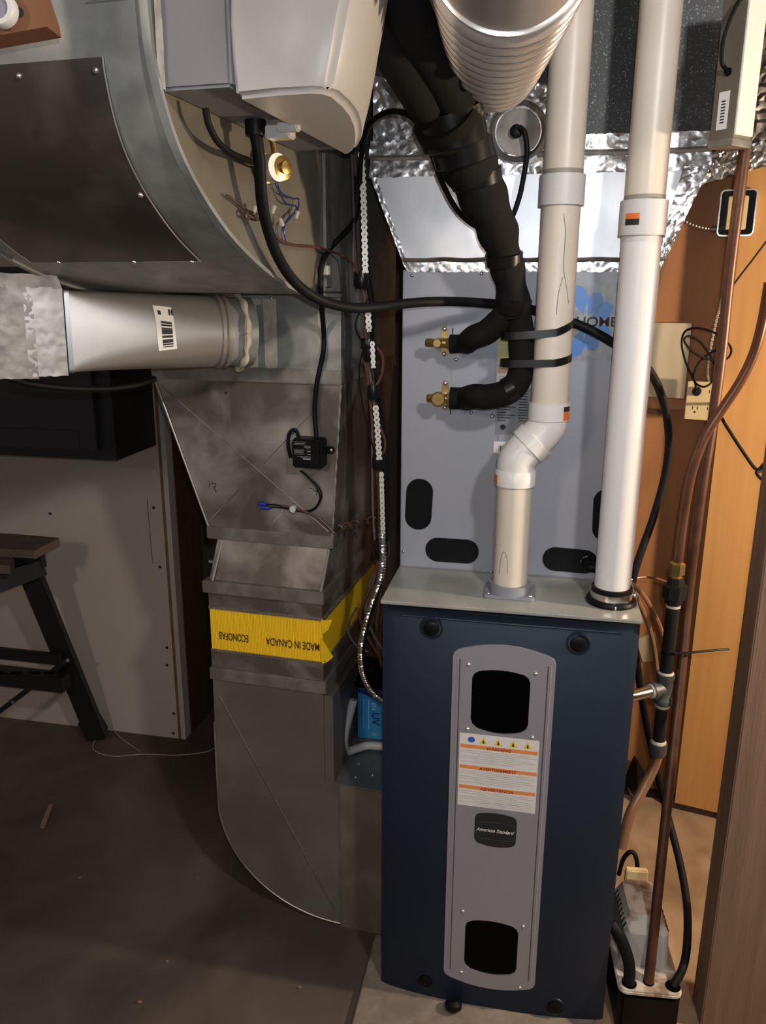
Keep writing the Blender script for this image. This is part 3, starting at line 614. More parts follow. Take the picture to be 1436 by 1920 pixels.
def duct_box(c0, c1, w0, h0, w1, h1): return [[c+sd*sx*w_+ud_*sy*h_ for sx, sy in ((1, 1), (-1, 1), (-1, -1), (1, -1))] for c, w_, h_ in ((c0, w0, h0), (c1, w1, h1))]
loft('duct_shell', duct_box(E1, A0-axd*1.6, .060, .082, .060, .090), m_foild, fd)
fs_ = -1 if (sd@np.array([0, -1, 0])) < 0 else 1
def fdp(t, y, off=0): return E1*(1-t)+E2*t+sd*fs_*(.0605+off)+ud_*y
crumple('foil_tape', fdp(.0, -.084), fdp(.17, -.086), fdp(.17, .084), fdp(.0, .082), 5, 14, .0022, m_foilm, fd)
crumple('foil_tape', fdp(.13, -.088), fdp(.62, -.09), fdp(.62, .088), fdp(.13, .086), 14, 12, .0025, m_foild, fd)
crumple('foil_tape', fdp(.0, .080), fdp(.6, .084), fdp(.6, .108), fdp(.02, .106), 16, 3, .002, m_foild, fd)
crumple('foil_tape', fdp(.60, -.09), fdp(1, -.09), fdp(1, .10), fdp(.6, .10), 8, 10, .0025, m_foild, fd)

G2 = Frame((.541, 1.480), .11); ZT = .118             # condensate pump
# ------------------------------------------------------------ humidifier
hu = thing('humidifier', 'white bypass humidifier with grey back box on the return elbow', 'humidifier', D(.11, -.5, 1.885))
box('back_box', D, (.001, .10), (-.745, -.262), (1.900, 2.40), m_hgrey, hu, bevel=.004)
crumple('sealant_line', D(.002, -.748, 1.90), D(.012, -.748, 1.90), D(.012, -.748, 2.3), D(.002, -.748, 2.3), 1, 16, .004, m_mastic, hu)
def cover_ring(z):
    t = (z-1.888)/(2.14-1.888); fl_ = .060*t**.7
    base = [(.100, -.735), (.16, -.744), (.205, -.744+.0), (.222, -.735), (.229, -.715), (.226, -.66), (.218, -.60), (.203, -.53), (.184, -.46), (.160, -.385), (.135, -.32), (.112, -.285), (.100, -.280)]
    out = []
    for a, b in base:
        s = max(0, (a-.1)/.13)
        out.append(D(a+fl_*s*(1+.35*(b+.74)/.45*1.6), b-(.010*math.sin(min(1, t*1.6)*math.pi) if b < -.70 else 0), z))
    return out
cv = loft('cover', [cover_ring(z) for z in (1.888, 1.90, 1.93, 1.97, 2.02, 2.08, 2.14, 2.25)], m_white, hu, bevel=.010, seg=3, ang=40)
box('drain_tab', D, (.060, .100), (-.548, -.520), (1.874, 1.892), m_white, hu, bevel=.002); box('drain_tab', D, (.085, .118), (-.562, -.545), (1.880, 1.892), m_white, hu, bevel=.002)
lathe('drain_spout', D(.045, -.545, 1.878), Z, [(0, .015), (.004, .016), (.022, .016)], m_bpl, hu, n=18)
# drain hose
def P(*q): return [at(u, v, y) for u, v, y in q]
hs = [D(.045, -.545, 1.882)]+P((486, 300, 1.33), (493, 390, 1.36), (516, 470, 1.42), (552, 528, 1.49), (600, 562, 1.54), (660, 577, 1.58), (720, 574, 1.62), (800, 566, 1.65), (890, 567, 1.71), (980, 577, 1.72), (1060, 600, 1.72), (1105, 618, 1.71), (1150, 643, 1.70), (1190, 668, 1.73), (1222, 702, 1.78), (1244, 755, 1.83), (1254, 820, 1.86), (1247, 890, 1.87), (1225, 970, 1.86), (1200, 1040, 1.84), (1186, 1090, 1.83), (1180, 1150, 1.83), (1190, 1215, 1.83), (1207, 1330, 1.85), (1230, 1440, 1.86), (1252, 1530, 1.84), (1275, 1620, 1.74), (1288, 1700, 1.64), (1288, 1770, 1.56), (1280, 1815, 1.515))+[G2(.126, .024, ZT)]
tube('drain_hose', hs, .0095, m_black, None, sub=5, n=12, label='long black drain hose running from the humidifier across to the condensate pump', cat='hose')
# solenoid valve
sv = thing('solenoid_valve', 'brass and silver water solenoid valve below the humidifier', 'valve', D(.02, -.34, 1.83))
sc_ = D.ona(523, 316, .035)
lathe('valve_coil', sc_-D.x*.022, D.x*.9-D.y*.45, [(0, .022), (.03, .022), (.03, .016)], m_alu, sv, n=24)
lathe('valve_cap', sc_, D.x*.9-D.y*.45, [(.006, .019), (.011, .019), (.013, .010), (.018, .010), (.019, .004)], m_brass, sv, n=24)
lathe('valve_base', sc_-D.x*.036, D.x*.9-D.y*.45, [(0, .014), (.016, .024), (.018, .024)], m_brass, sv, n=20)
tube('brass_stem', [sc_-D.x*.01, sc_+D.y*-.02+np.array([0, 0, .03]), sc_+D.y*-.05+np.array([0, 0, .055])], .005, m_brass, sv, sub=4)
lathe('brass_nut', D.ona(468, 302, .03), D.y*-1, [(-.006, .007), (.006, .007)], m_brass, sv, n=6)
tube('water_tube', [D.ona(385, 203, .035), D.ona(392, 235, .035), D.ona(410, 268, .035), D.ona(438, 290, .034), D.ona(468, 302, .03), sc_-D.x*.03], .0048, m_black, None, label='short black water tube from the humidifier box to the solenoid valve', cat='tube')
bwt = thing('solenoid_leads', 'pair of thin blue wires looping under the solenoid valve', 'wires', D.ona(536, 450, .012))
for nm, pts in (('blue_wire', [(520, 342), (528, 362), (548, 372), (560, 374), (557, 395), (540, 410), (532, 430), (536, 452)]), ('blue_wire', [(516, 344), (535, 380), (556, 388), (545, 408), (530, 425), (530, 450)])):
    tube(nm, [D.ona(u, v, .012) for u, v in pts], .0016, m_wblue, bwt, sub=5, n=6)
wn = thing('wire_splice', 'brown wires joined with pale wire nuts below the solenoid valve', 'wire splice', D.ona(500, 425, .01))
tube('brown_wire', [D.ona(425, 366, .008), D.ona(450, 384, .01), D.ona(470, 400, .012), D.ona(485, 412, .012), D.ona(462, 408, .014), D.ona(465, 396, .014), D.ona(482, 402, .012)], .0022, m_wbrown, wn, n=6)
for u, v, dv in ((476, 393, 1), (512, 392, 1), (527, 417, -1), (556, 402, 1)): lathe('wire_nut', D.ona(u, v, .014), D.x*.3+np.array([0, 0, dv*1.]), [(-.007, .003), (.005, .005), (.007, .003)], m_wwhite, wn, n=8)
tube('brown_wire', [D.ona(515, 440, .008), D.ona(530, 453, .01), D.ona(560, 461, .01), D.ona(590, 463, .01), D.ona(615, 470, .012)]+P((640, 478, 1.80), (660, 492, 1.77), (670, 512, 1.75)), .0028, m_wbrown, wn, n=6)

# ------------------------------------------------------------ control cable, transformer box
tb = thing('power_adapter', 'small black power adapter box screwed to the return transition', 'adapter', D.onb(580, 882, -.02))
pa0 = D.loc(D.onb(547, 822, -.045)); pa1 = D.loc(D.onb(603, 880, -.045))
bx = box('adapter_case', D, (pa0[0], pa1[0]), (-.047, -.002), (pa1[2], pa0[2]), m_bpl, tb, bevel=.004)
def pab(x): return pa0[0]+(pa1[0]-pa0[0])*x
def paz(y): return pa1[2]+(pa0[2]-pa1[2])*y
for x0, x1, y0, y1 in [(.06, .5, .80, .805), (.06, .5, .90, .905), (.06, .45, .48, .485), (.06, .45, .64, .645), (.1, .44, .84, .86), (.08, .42, .60, .61), (.1, .4, .56, .57), (.1, .4, .52, .53), (.45, .64, .76, .77), (.42, .64, .72, .73), (.5, .64, .68, .69), (.52, .64, .58, .60), (.52, .64, .48, .50), (.2, .64, .40, .41), (.3, .64, .36, .37), (.38, .64, .31, .335)]:
    box('print_line', D, (pab(x0), pab(x1)), (-.0473, -.046), (paz(y0), paz(y1)), m_paper2, bx)
ear = prism('mounting_ear', rrect(lambda x, y: D(pa1[0]+.008+x, -.006, (pa0[2]+pa1[2])/2+.004+y), .022, .018, .008), D.y*.004, m_bpl, tb)
screw(D(pa1[0]+.011, -.006, (pa0[2]+pa1[2])/2+.004), -D.y, .0045, m_screw, tb)
lathe('strain_relief', D.onb(593, 820, -.02), Z, [(-.006, .006), (.018, .005), (.024, .004)], m_bpl, tb, n=12)
tube('adapter_cable', [D.onb(560, 818, -.010), D.onb(553, 806, -.012), D.onb(543, 812, -.014), D.onb(540, 835, -.014), D.onb(545, 858, -.010)], .0045, m_black, tb, n=8)
tube('cable', [D.onb(593, 818, -.020), D.onb(590, 770, -.015), D.onb(594, 720, -.018), D.onb(606, 660, -.012), D.onb(607, 625, -.012), D.ona(603, 575, .012)*.5+D.onb(603, 575, -.014)*.5, D.ona(601, 545, .012), D.ona(601, 515, .012), D.ona(607, 485, .012)]+P((622, 462, 1.80), (645, 438, 1.80), (662, 418, 1.78), (668, 395, 1.78), (670, 330, 1.77)), .0058, m_black, None, n=10, label='black cable dropping down the return duct to the adapter box', cat='cable')
clp = D.loc(D.ona(602, 507, .004))
box('cable_clip', D, (.004, .021), (clp[1]-.012, clp[1]+.010), (clp[2]-.009, clp[2]+.009), m_wwhite, None, bevel=.001, label='small white clip holding the black cable on the return drop', cat='clip')
pw = thing('adapter_wires', 'thin black leads from the adapter ending in blue connectors', 'wires', D.onb(545, 960, -.005))
for k in (0, 1): tube('black_lead', [D.onb(562+k*3, 882, -.012), D.onb(577+k*4, 895+k*2, -.01), D.onb(592+k*5, 912, -.008), D.onb(600+k*3, 932, -.007), D.onb(592, 950+k*3, -.006), D.onb(575, 958+k*2, -.006), D.onb(553, 955+k*2, -.006), D.onb(520, 947+k*4, -.006), D.onb(500, 946+k*6, -.006)], .0019, m_black, pw, n=6)
for u, v in ((491, 945), (498, 952)): lathe('blue_connector', D.onb(u, v, -.008), D.x, [(-.010, .0045), (.008, .0045), (.012, .003)], m_wnut, pw, n=10)
lathe('cable_clamp', D.onb(551, 953, -.003), -D.y, [(0, .008), (.010, .008)], m_pvcg, pw, n=12); screw(D.onb(551, 961, -.004), -D.y, .0042, m_screw, pw)
tube('brown_lead', [D.onb(528, 948, -.006), D.onb(556, 954, -.007), D.onb(590, 967, -.008), D.onb(612, 984, -.008), D.onb(627, 1000, -.010)], .0030, m_wbrown, pw, n=6)
tube('white_tail', [D.onb(532, 950, -.004), D.onb(526, 965, -.004), D.onb(513, 978, -.004)], .0008, m_wwhite, pw, n=5)
h0 = D.onb(634, 992, -.002); h1 = at(700, 975, 1.95); hh = h1-h0; hl = np.linalg.norm(hh); hd = hh/hl; hn = np.array([0, 0, 1.]); hb = np.cross(hd, hn)
tube('curly_wire', [h0+hh*t+(hn*math.cos(t*26)+hb*math.sin(t*26))*.010 for t in np.linspace(0, 1, 60)], .0026, m_wbrown, None, sub=1, n=6, label='curled brown thermostat wire beside the return transition', cat='wire')

# ------------------------------------------------------------ wire bundle with perforated strap
wbn = thing('wire_bundle', 'bundle of brown and grey control wires taped to a perforated strap', 'wire bundle', at(715, 1080, 1.78))
core = [(668, 290, 1.78), (672, 400, 1.78), (676, 500, 1.78), (688, 580, 1.77), (688, 640, 1.77), (696, 700, 1.77), (706, 780, 1.77), (712, 860, 1.77), (715, 950, 1.77), (716, 1040, 1.77)]
for k, (dx_, m_, r_) in enumerate([(-7, m_wbrown, .0028), (-2, m_wgrey, .003), (3, m_wbrown, .0028), (8, m_black, .0045), (-12, m_wgrey, .0025), (12, m_black, .004)]):
    tube('wire', [at(u+dx_*(1+.35*math.sin(i*1.3+k)), v, y+.004*math.sin(k+i)) for i, (u, v, y) in enumerate(core)], r_, m_, wbn, sub=6, n=6)
tube('wire', P((692, 640, 1.765), (716, 665, 1.765), (716, 700, 1.765), (703, 725, 1.765), (697, 715, 1.765)), .003, m_wbrown, wbn, n=6)
tube('wire', P((700, 770, 1.765), (712, 800, 1.765), (722, 830, 1.765), (716, 860, 1.765)), .003, m_wbrown, wbn, n=6)
tube('wire', P((685, 640, 1.765), (674, 690, 1.765), (678, 750, 1.765), (695, 820, 1.765), (706, 870, 1.765)), .0018, m_black, wbn, n=6)
tube('wire', P((690, 560, 1.765), (668, 600, 1.765), (670, 625, 1.765), (686, 655, 1.765)), .0018, m_black, wbn, n=6)
for u, v, rr, hh_ in [(678, 525, .018, .018), (690, 645, .017, .012), (694, 660, .016, .02), (700, 735, .014, .016), (710, 865, .016, .018), (715, 1030, .020, .022)]:
    lathe('tape_wrap', at(u, v, 1.766), Z, [(-hh_, rr*.8), (-hh_*.6, rr), (hh_*.5, rr*.95), (hh_, rr*.85)], m_tape, wbn, n=12)
def strap(path, r_, pitch):
    Q = smoothpath(path, 24); V, fs, hv, hf = [], [], [], []; acc = 0; nxt = pitch/2
    for i, q in enumerate(Q):
        t = Q[min(i+1, len(Q)-1)]-Q[max(i-1, 0)]; t /= np.linalg.norm(t); n = np.array([0, -1., 0]); n -= t*(n@t); n /= np.linalg.norm(n); sd_ = np.cross(t, n)
        if i: acc += np.linalg.norm(q-Q[i-1])
        w_ = r_*(.80-.20*math.cos(2*math.pi*acc/pitch))
        V += [q-sd_*w_, q+sd_*w_, q+sd_*w_+n*.0012, q-sd_*w_+n*.0012]
        if acc >= nxt:
            nxt += pitch; k = len(hv); hv += [q+n*.0016+(t*math.cos(a)+sd_*math.sin(a))*r_*.24 for a in np.linspace(0, 2*math.pi, 7)[:-1]]; hf.append(tuple(range(k, k+6)))
    for i in range(len(Q)-1):
        a, b = 4*i, 4*i+4; fs += [(a, a+1, b+1, b), (a+2, a+3, b+3, b+2), (a+1, a+2, b+2, b+1), (a+3, a, b, b+3)]
    o = mk('perforated_strap', V, fs, m_strap, wbn); mk('strap_holes', hv, hf, m_ink, o); return o
strap(P((677, 285, 1.75), (681, 360, 1.75), (683, 430, 1.75), (685, 512, 1.75)), .0072, .0125)
strap(P((690, 585, 1.752), (692, 622, 1.752)), .007, .0125); strap(P((698, 640, 1.75), (700, 690, 1.75)), .0055, .0125)
strap(P((704, 760, 1.752), (708, 810, 1.752), (711, 862, 1.752)), .0072, .0125); strap(P((715, 885, 1.752), (718, 1000, 1.752)), .006, .0125)
cdt = [at(u, v, y) for u, v, y in ((716, 1000, 1.755), (717, 1050, 1.752), (712, 1090, 1.752), (698, 1130, 1.752), (684, 1180, 1.752), (677, 1220, 1.75), (680, 1260, 1.74), (692, 1288, 1.72), (708, 1306, 1.70), (722, 1316, 1.69))]
tube('flexible_conduit', cdt, lambda t: .0082+.0013*math.sin(t*420), m_steel, None, sub=24, n=10, label='ribbed steel flexible conduit curving into the furnace left side', cat='conduit')
lw = thing('loose_wires', 'slack grey and brown wires hanging in the gap left of the furnace', 'wires', at(700, 1250, 1.9))
for k, pts in enumerate([[(712, 1040), (700, 1090), (682, 1130), (676, 1160), (690, 1195), (712, 1230)], [(706, 1060), (690, 1110), (686, 1150), (700, 1190), (716, 1215)], [(720, 1080), (712, 1130), (706, 1190), (716, 1250)], [(668, 1140), (655, 1165), (655, 1190), (672, 1215), (690, 1222)], [(724, 1060), (722, 1120), (714, 1180), (718, 1230)]]):
    tube('wire', [at(u, v, 1.86+.02*k) for u, v in pts], .0042 if k < 3 else .003, m_wgrey if k % 2 else m_wbrown, lw, n=8)

# ------------------------------------------------------------ refrigerant lines and valves
ls = thing('refrigerant_lines', 'thick black foam insulated refrigerant lines taped together and splitting to the brass valves', 'pipe', at(985, 770, 1.68))
def rr_(p): return p
tube('upper_line', P((742, -60, 1.34), (768, 30, 1.38), (808, 110, 1.43), (845, 180, 1.48), (862, 230, 1.52)), .036, m_foam, ls, n=20)
tube('upper_line', P((700, 40, 1.40), (742, 110, 1.42), (785, 180, 1.46), (818, 225, 1.51), (840, 260, 1.53)), .030, m_foam, ls, n=20)
bp_ = P((832, 215, 1.505), (858, 265, 1.54), (888, 325, 1.57), (908, 375, 1.59), (930, 425, 1.61), (943, 470, 1.625), (955, 520, 1.64), (962, 565, 1.655), (966, 590, 1.66))
tube('insulated_bundle', bp_, lambda t: .058-.026*min(1, t*1.5)+.0025*math.sin(t*38), m_foam, ls, n=22, sub=8)
for (u, v, y, r_, h_, tx) in [(848, 240, 1.525, .059, .030, .5), (868, 285, 1.545, .055, .018, .5), (893, 335, 1.575, .0475, .012, .45), (934, 437, 1.615, .0385, .008, .3), (945, 486, 1.63, .036, .012, .2), (963, 572, 1.655, .0335, .016, -.25)]:
    ax = np.array([tx*.6, .25, -1.]); lathe('tape_wrap', at(u, v, y), ax, [(-h_, r_*.94), (-h_*.9, r_*1.02), (0, r_), (h_*.9, r_*.98), (h_, r_*.92)], m_tape, ls, n=24)
q1 = F.loc(at(966, 585, 1.66))
tube('insulated_branch', [at(958, 575, 1.66), at(938, 600, 1.668), at(912, 622, 1.68), at(888, 632, 1.69), F(.148, .165, 1.548)], lambda t: .0265-.003*t, m_foam, ls, n=18)
tube('insulated_branch', [F(.152, .165, 1.550), F(.134, .165, 1.546), F(.113, .166, 1.545)], .0195, m_foam, ls, n=18)
tube('insulated_branch', [at(966, 575, 1.655), at(975, 610, 1.66), at(978, 650, 1.66), at(978, 690, 1.66), at(966, 722, 1.662), at(942, 738, 1.668), at(912, 744, 1.68), at(892, 743, 1.69), F(.152, .165, 1.431)], .0262, m_foam, ls, n=18)
tube('insulated_branch', [F(.150, .165, 1.431), F(.135, .165, 1.430), F(.116, .165, 1.430)], .0235, m_foam, ls, n=18)
lathe('tape_wrap', at(957, 729, 1.664), (-.8, .1, -.5), [(-.010, .0275), (.010, .0275)], m_tape, ls, n=20)
lathe('grey_tie', F(.148, .165, 1.4305), F.x, [(-.003, .0242), (.003, .0242)], m_gpl, ls, n=20)
for nm, a, z, cap, lbl in (('service_valve', .088, 1.547, .0095, 'small upper brass service valve on the grey coil cabinet'), ('service_valve', .093, 1.429, .0155, 'larger lower brass service valve on the grey coil cabinet')):
    sv2 = thing(nm, lbl, 'valve', F(a, CB-.03, z-.02))
    prism('bracket', rrect(lambda x, y: F(a+.006+x, CB-.003, z+y), .014, .066 if cap < .012 else .066, .006), F.y*.0028, m_brass, sv2)
    for s in (-1, 1): screw(F(a+.006, CB-.003, z+s*.027), -F.y, .0055, m_screw, sv2)
    lathe('valve_body', F(a-.010, .165, z), F.x, [(0, .007), (.006, .0095), (.024, .0095), (.036, .008)], m_brass, sv2, n=16)
    lathe('neck', F(a+.004, .165, z), F.y, [(0, .008), (.055, .008)], m_brass, sv2, n=12)
    lathe('round_cap', F(a-.001, .162, z), -F.y, [(0, cap), (.014, cap), (.016, cap*.85), (.016, cap*.2), (.018, cap*.15)], m_brass, sv2, n=24)
    lathe('hex_nut', F(a-.028, .165, z), F.x, [(0, .0075), (.003, .010), (.016, .010), (.019, .007)], m_brass, sv2, n=6)
    lathe('union_nut', F(a+.016, .165, z), F.x, [(0, .010), (.002, .012 if cap < .012 else .0165), (.010, .012 if cap < .012 else .0165)], m_brass, sv2, n=6)
# bands tying the insulation to the PVC pipe
for z, sl, lbl in ((1.568, .028, 'upper black tape band around the cream pipe and foam line'), (1.513, .014, 'lower black tape band around the cream pipe and foam line')):
    c0 = np.array([.2655, 1.660]); r_a, r_b = .0285, .0388; rs = []
    pts = [(c0[0]+r_a*math.cos(t), c0[1]+r_a*math.sin(t)) for t in np.linspace(math.pi*.55, math.pi*1.47, 14)]+[(P2[0]+r_b*math.cos(t), P2[1]+r_b*math.sin(t)) for t in np.linspace(-math.pi*.53, math.pi*.45, 16)]
    rings = []
    for x, y in pts:
        zz = z+sl*max(0, (x-.29)/.09)**2; n2 = np.array([x, y])-np.array([.305, 1.652]); n2 /= np.linalg.norm(n2)
        rings.append([np.array([x, y, zz-.0075]), np.array([x, y, zz+.0075]), np.array([x-n2[0]*.001, y-n2[1]*.001, zz+.0075]), np.array([x-n2[0]*.001, y-n2[1]*.001, zz-.0075])])
    rings.append(rings[0]); loft('tape_band', rings, m_tape, None, cap=False, smooth=True, label=lbl, cat='band')
# sensor cable looping behind the lines
tube('sensor_cable', P((674, 345, 1.74), (678, 290, 1.72), (690, 240, 1.68), (716, 214, 1.62), (752, 210, 1.58), (782, 230, 1.56), (806, 280, 1.57), (828, 340, 1.60), (856, 392, 1.63), (888, 422, 1.66), (925, 434, 1.70), (955, 415, 1.72), (972, 375, 1.73), (982, 330, 1.73), (988, 285, 1.735), (984, 250, 1.735), (974, 238, 1.74)), .0052, m_black, None, n=10, label='black sensor cable looping behind the insulated lines to the round port', cat='cable')

# ------------------------------------------------------------ air purifier box between boot and furnace
br = thing('purifier_carton', 'blue printed carton standing on the duct collar left of the furnace', 'box', at(690, 1385, 1.99))
cz0 = .452; cp0 = atz(671, 1383, cz0); G = Frame((cp0[0], cp0[1]), .16)
box('carton_body', G, (0, .115), (0, .10), (cz0, cz0+.150), m_bluebox, br, bevel=.0015)
prism('dark_flap_print', [G(0, -.0008, cz0+.150), G(.115, -.0008, cz0+.150), G(.115, -.0008, cz0+.105), G(.045, -.0008, cz0+.125), G(0, -.0008, cz0+.142)], G.y*.0006, m_dblue, br)
text('carton_lettering', 'UV', G(.040, -.001, cz0+.083), -np.array(Z), G.x, .030, m_dblue, br); text('carton_lettering', 'EN', G(.040, -.001, cz0+.112), -np.array(Z), G.x, .017, m_lightb, br); text('carton_lettering', 'X', G(.040, -.001, cz0+.022), -np.array(Z), G.x, .017, m_lightb, br)
for x in (.016, .030): box('print_line', G, (x, x+.002), (-.001, 0), (cz0+.03, cz0+.12), m_lightb, br)
bag = crumple('black_bag', G(-.004, .02, cz0+.148), G(.11, .0, cz0+.148), G(.11, .05, cz0+.225), G(.02, .05, cz0+.225), 24, 20, .035, m_bagm, None, smooth=False, label='crumpled shiny black bag on top of the blue carton', cat='bag')
wt = thing('white_mount', 'white rounded plastic mounting rim under the blue carton', 'mount', atz(660, 1415, .4225))
tube('rim', [at(663, 1312, 1.955), at(654, 1345, 1.945), at(645, 1385, 1.93), atz(650, 1408, .437), atz(670, 1403, .437), atz(690, 1398, .438), atz(725, 1400, .438)], .0115, m_pvcg, wt, n=10)
box('tray', G, (-.03, .14), (-.012, .12), (.4215, .4515), m_wgrey, wt, bevel=.006)

# ------------------------------------------------------------ right side: gas pipe
gp = thing('gas_pipe', 'black iron gas pipe with tee and drip leg beside the furnace', 'pipe', (.677, 1.75, .42))
gx, gy = .677, 1.750
def gz(v): return at(1260, v, gy)[2]
def gl(name, v0, v1, r0_, mat, n=20, r1=None, **k): return lathe(name, (gx, gy, gz(v1)), Z, [(0, r0_), (gz(v0)-gz(v1), r1 or r0_)], mat, gp, n=n, **k)
gl('drip_leg', 1310, 1395, .0148, m_iron); gl('riser', 1120, 1265, .0152, m_iron)
lathe('cap', (gx, gy, gz(1418)), Z, [(0, .008), (.004, .018), (.012, .021), (gz(1392)-gz(1418), .021)], m_irong, gp)
lathe('thread_sealant', (gx, gy, gz(1394)), Z, [(0, .0185), (.006, .018), (.010, .015)], m_dope, gp)
lathe('tee_body', (gx, gy, gz(1318)), Z, [(0, .0185), (.002, .0212), (.012, .0212), (.016, .0185), (.04, .0195), (.064, .0185), (.068, .0212), (gz(1262)-gz(1318), .0212)], m_irong, gp)
lathe('thread_sealant', (gx, gy, gz(1265)), Z, [(0, .0195), (.006, .0185), (.009, .0155)], m_dope, gp); lathe('thread_sealant', (gx, gy, gz(1326)), Z, [(0, .0155), (.004, .018), (.008, .018)], m_dope, gp)
tz = gz(1290); fdv = F(.533, .2, tz)-np.array([gx, gy, tz]); fdv[2] = 0; fdl = np.linalg.norm(fdv); fdn = fdv/fdl
lathe('tee_branch', (gx, gy, tz), fdn, [(0, .018), (.028, .018), (.030, .0212), (.040, .0212)], m_irong, gp); lathe('thread_sealant', np.array([gx, gy, tz])+fdn*.038, fdn, [(0, .019), (.007, .0165)], m_dope, gp)
lathe('nipple', np.array([gx, gy, tz])+fdn*.04, fdn, [(0, .0138), (fdl-.036, .0138)], m_steel, gp)
lathe('union', (gx, gy, gz(1132)), Z, [(0, .0165), (.002, .0215), (.014, .0215), (.016, .0285), (.046, .0285), (.048, .020), (.066, .019)], m_iron, gp, n=8)
lathe('union_sealant', (gx, gy, gz(1138)), Z, [(0, .0165), (.006, .0168)], m_dope, gp)
lathe('brass_adapter', (gx, gy, gz(1091)), Z, [(0, .015), (.013, .0155), (.014, .0120), (.018, .0120), (.019, .0178), (.045, .0178), (.049, .0125)], m_brass, gp, n=6)
gzt = gz(1052)
tube('gas_tube', [np.array([gx, gy, gzt-.02]), np.array([gx+.001, gy, gzt+.03])]+P((1283, 960, 1.755), (1296, 890, 1.75), (1320, 822, 1.745), (1352, 770, 1.74), (1388, 715, 1.73), (1414, 660, 1.72), (1430, 600, 1.71), (1442, 530, 1.70)), .0105, m_copper2, None, n=14, label='curved copper gas tube rising from the brass fitting to the right edge', cat='pipe')
tube('copper_pipe', P((1428, -30, 1.72), (1405, 200, 1.74), (1384, 380, 1.76), (1367, 519, 1.78), (1353, 658, 1.79), (1336, 790, 1.80), (1318, 900, 1.80), (1303, 1010, 1.80), (1290, 1120, 1.80), (1275, 1280, 1.745))+[at(1275, 1280, 1.745)*(1-t)+G2(.073, .030, ZT)*t for t in (.33, .66, .9, 1.0)], .0118, m_copper, None, n=14, sub=5, label='long brown copper pipe running from the ceiling down into the condensate pump', cat='pipe')
zt = thing('zip_tie', 'black zip tie around the gas pipe with its tail sticking out', 'zip tie', (gx, gy, gz(1226)))
lathe('tie_loop', (gx, gy, gz(1224)), (0, .15, 1), [(-.0018, .0152), (-.0018, .017), (.0018, .017), (.0018, .0152)], m_bpl, zt, n=20)
tube('tie_tail', P((1262, 1225, 1.733), (1290, 1224, 1.733), (1330, 1220, 1.74), (1367, 1217, 1.75)), .0028, m_bpl, zt, n=6)
vt = thing('vinyl_tubes', 'amber vinyl drain tubes curving out behind the white pipe foot', 'tube', at(1245, 1260, 1.85))
tube('tube', P((1178, 1088, 1.82), (1205, 1082, 1.84), (1235, 1086, 1.86), (1262, 1098, 1.88)), .0032, m_copper2, vt, n=8)
tube('tube', P((1180, 1090, 1.80), (1205, 1115, 1.82), (1226, 1150, 1.84), (1242, 1190, 1.86), (1255, 1240, 1.88)), .0060, m_clear, vt, n=8)
tube('tube', P((1180, 1098, 1.80), (1198, 1130, 1.82), (1215, 1170, 1.84), (1225, 1210, 1.86), (1232, 1260, 1.88)), .0060, m_clear, vt, n=8)
tube('drain_tube', P((1240, 1395, 1.84), (1225, 1440, 1.83), (1200, 1490, 1.80), (1180, 1530, 1.78), (1165, 1590, 1.76)), .013, m_clear, None, n=12, label='slanting reddish drain tube below the drip leg cap', cat='tube')

# ------------------------------------------------------------ condensate pump
cp_ = thing('condensate_pump', 'dusty white condensate pump on a black tank in the lower right corner', 'pump', (.62, 1.60, FZ+.008))

box('tank', G2, (.004, .142), (.004, .262), (FZ+.008, ZT-.010), m_bpl, cp_, bevel=.012)
prism('lid', rrect(lambda x, y: G2(.073+x, .133+y, ZT-.010),   .142, .272, .020), (0, 0, .011), m_whited, cp_, bevel=.003)
r1 = rrect(lambda x, y: G2(.073+x, .158+y, ZT), .112, .166, .018); r2 = rrect(lambda x, y: G2(.073+x, .158+y, ZT+.085), .104, .156, .018); r3 = rrect(lambda x, y: G2(.073+x, .166+y, ZT+.118), .074, .118, .016)
loft('motor_cover', [r1, r2], m_white, cp_, smooth=True); loft('cover_top', [r2, r3], m_whited, cp_, smooth=True)
box('float_switch', G2, (.05, .105), (.245, .262), (ZT+.0, ZT+.128), m_ivory, cp_, bevel=.003)
for sx in (-1, 1):
    for i in range(8):
        y = .100+i*.0155; tube('vent_slot', [G2(.073+sx*.0525, y, ZT+.083), G2(.073+sx*.046, y+.001, ZT+.098)], .0022, m_ink, cp_, sub=1, n=6)
for x, y, r_ in ((.028, .022, .017), (.073, .030, .013), (.126, .024, .017)):
    lathe('port_hole', G2(x, y, ZT+.001), Z, [(0, r_), (.0012, r_), (.0012, .001)], m_void, cp_, n=20)
tube('inlet_hose', [G2(.028, .022, ZT-.004), at(1180, 1812, 1.505), at(1172, 1780, 1.515), at(1160, 1752, 1.525), at(1146, 1732, 1.54)], .0135, m_black, None, n=12, label='short black hose entering the left port of the condensate pump', cat='hose')
tube('pump_cord', P((1192, 1662, 1.735), (1195, 1625, 1.75), (1190, 1602, 1.76), (1180, 1598, 1.765), (1168, 1612, 1.77), (1160, 1640, 1.77)), .0058, m_black, None, n=8, label='black power cord arching up behind the condensate pump', cat='cord')
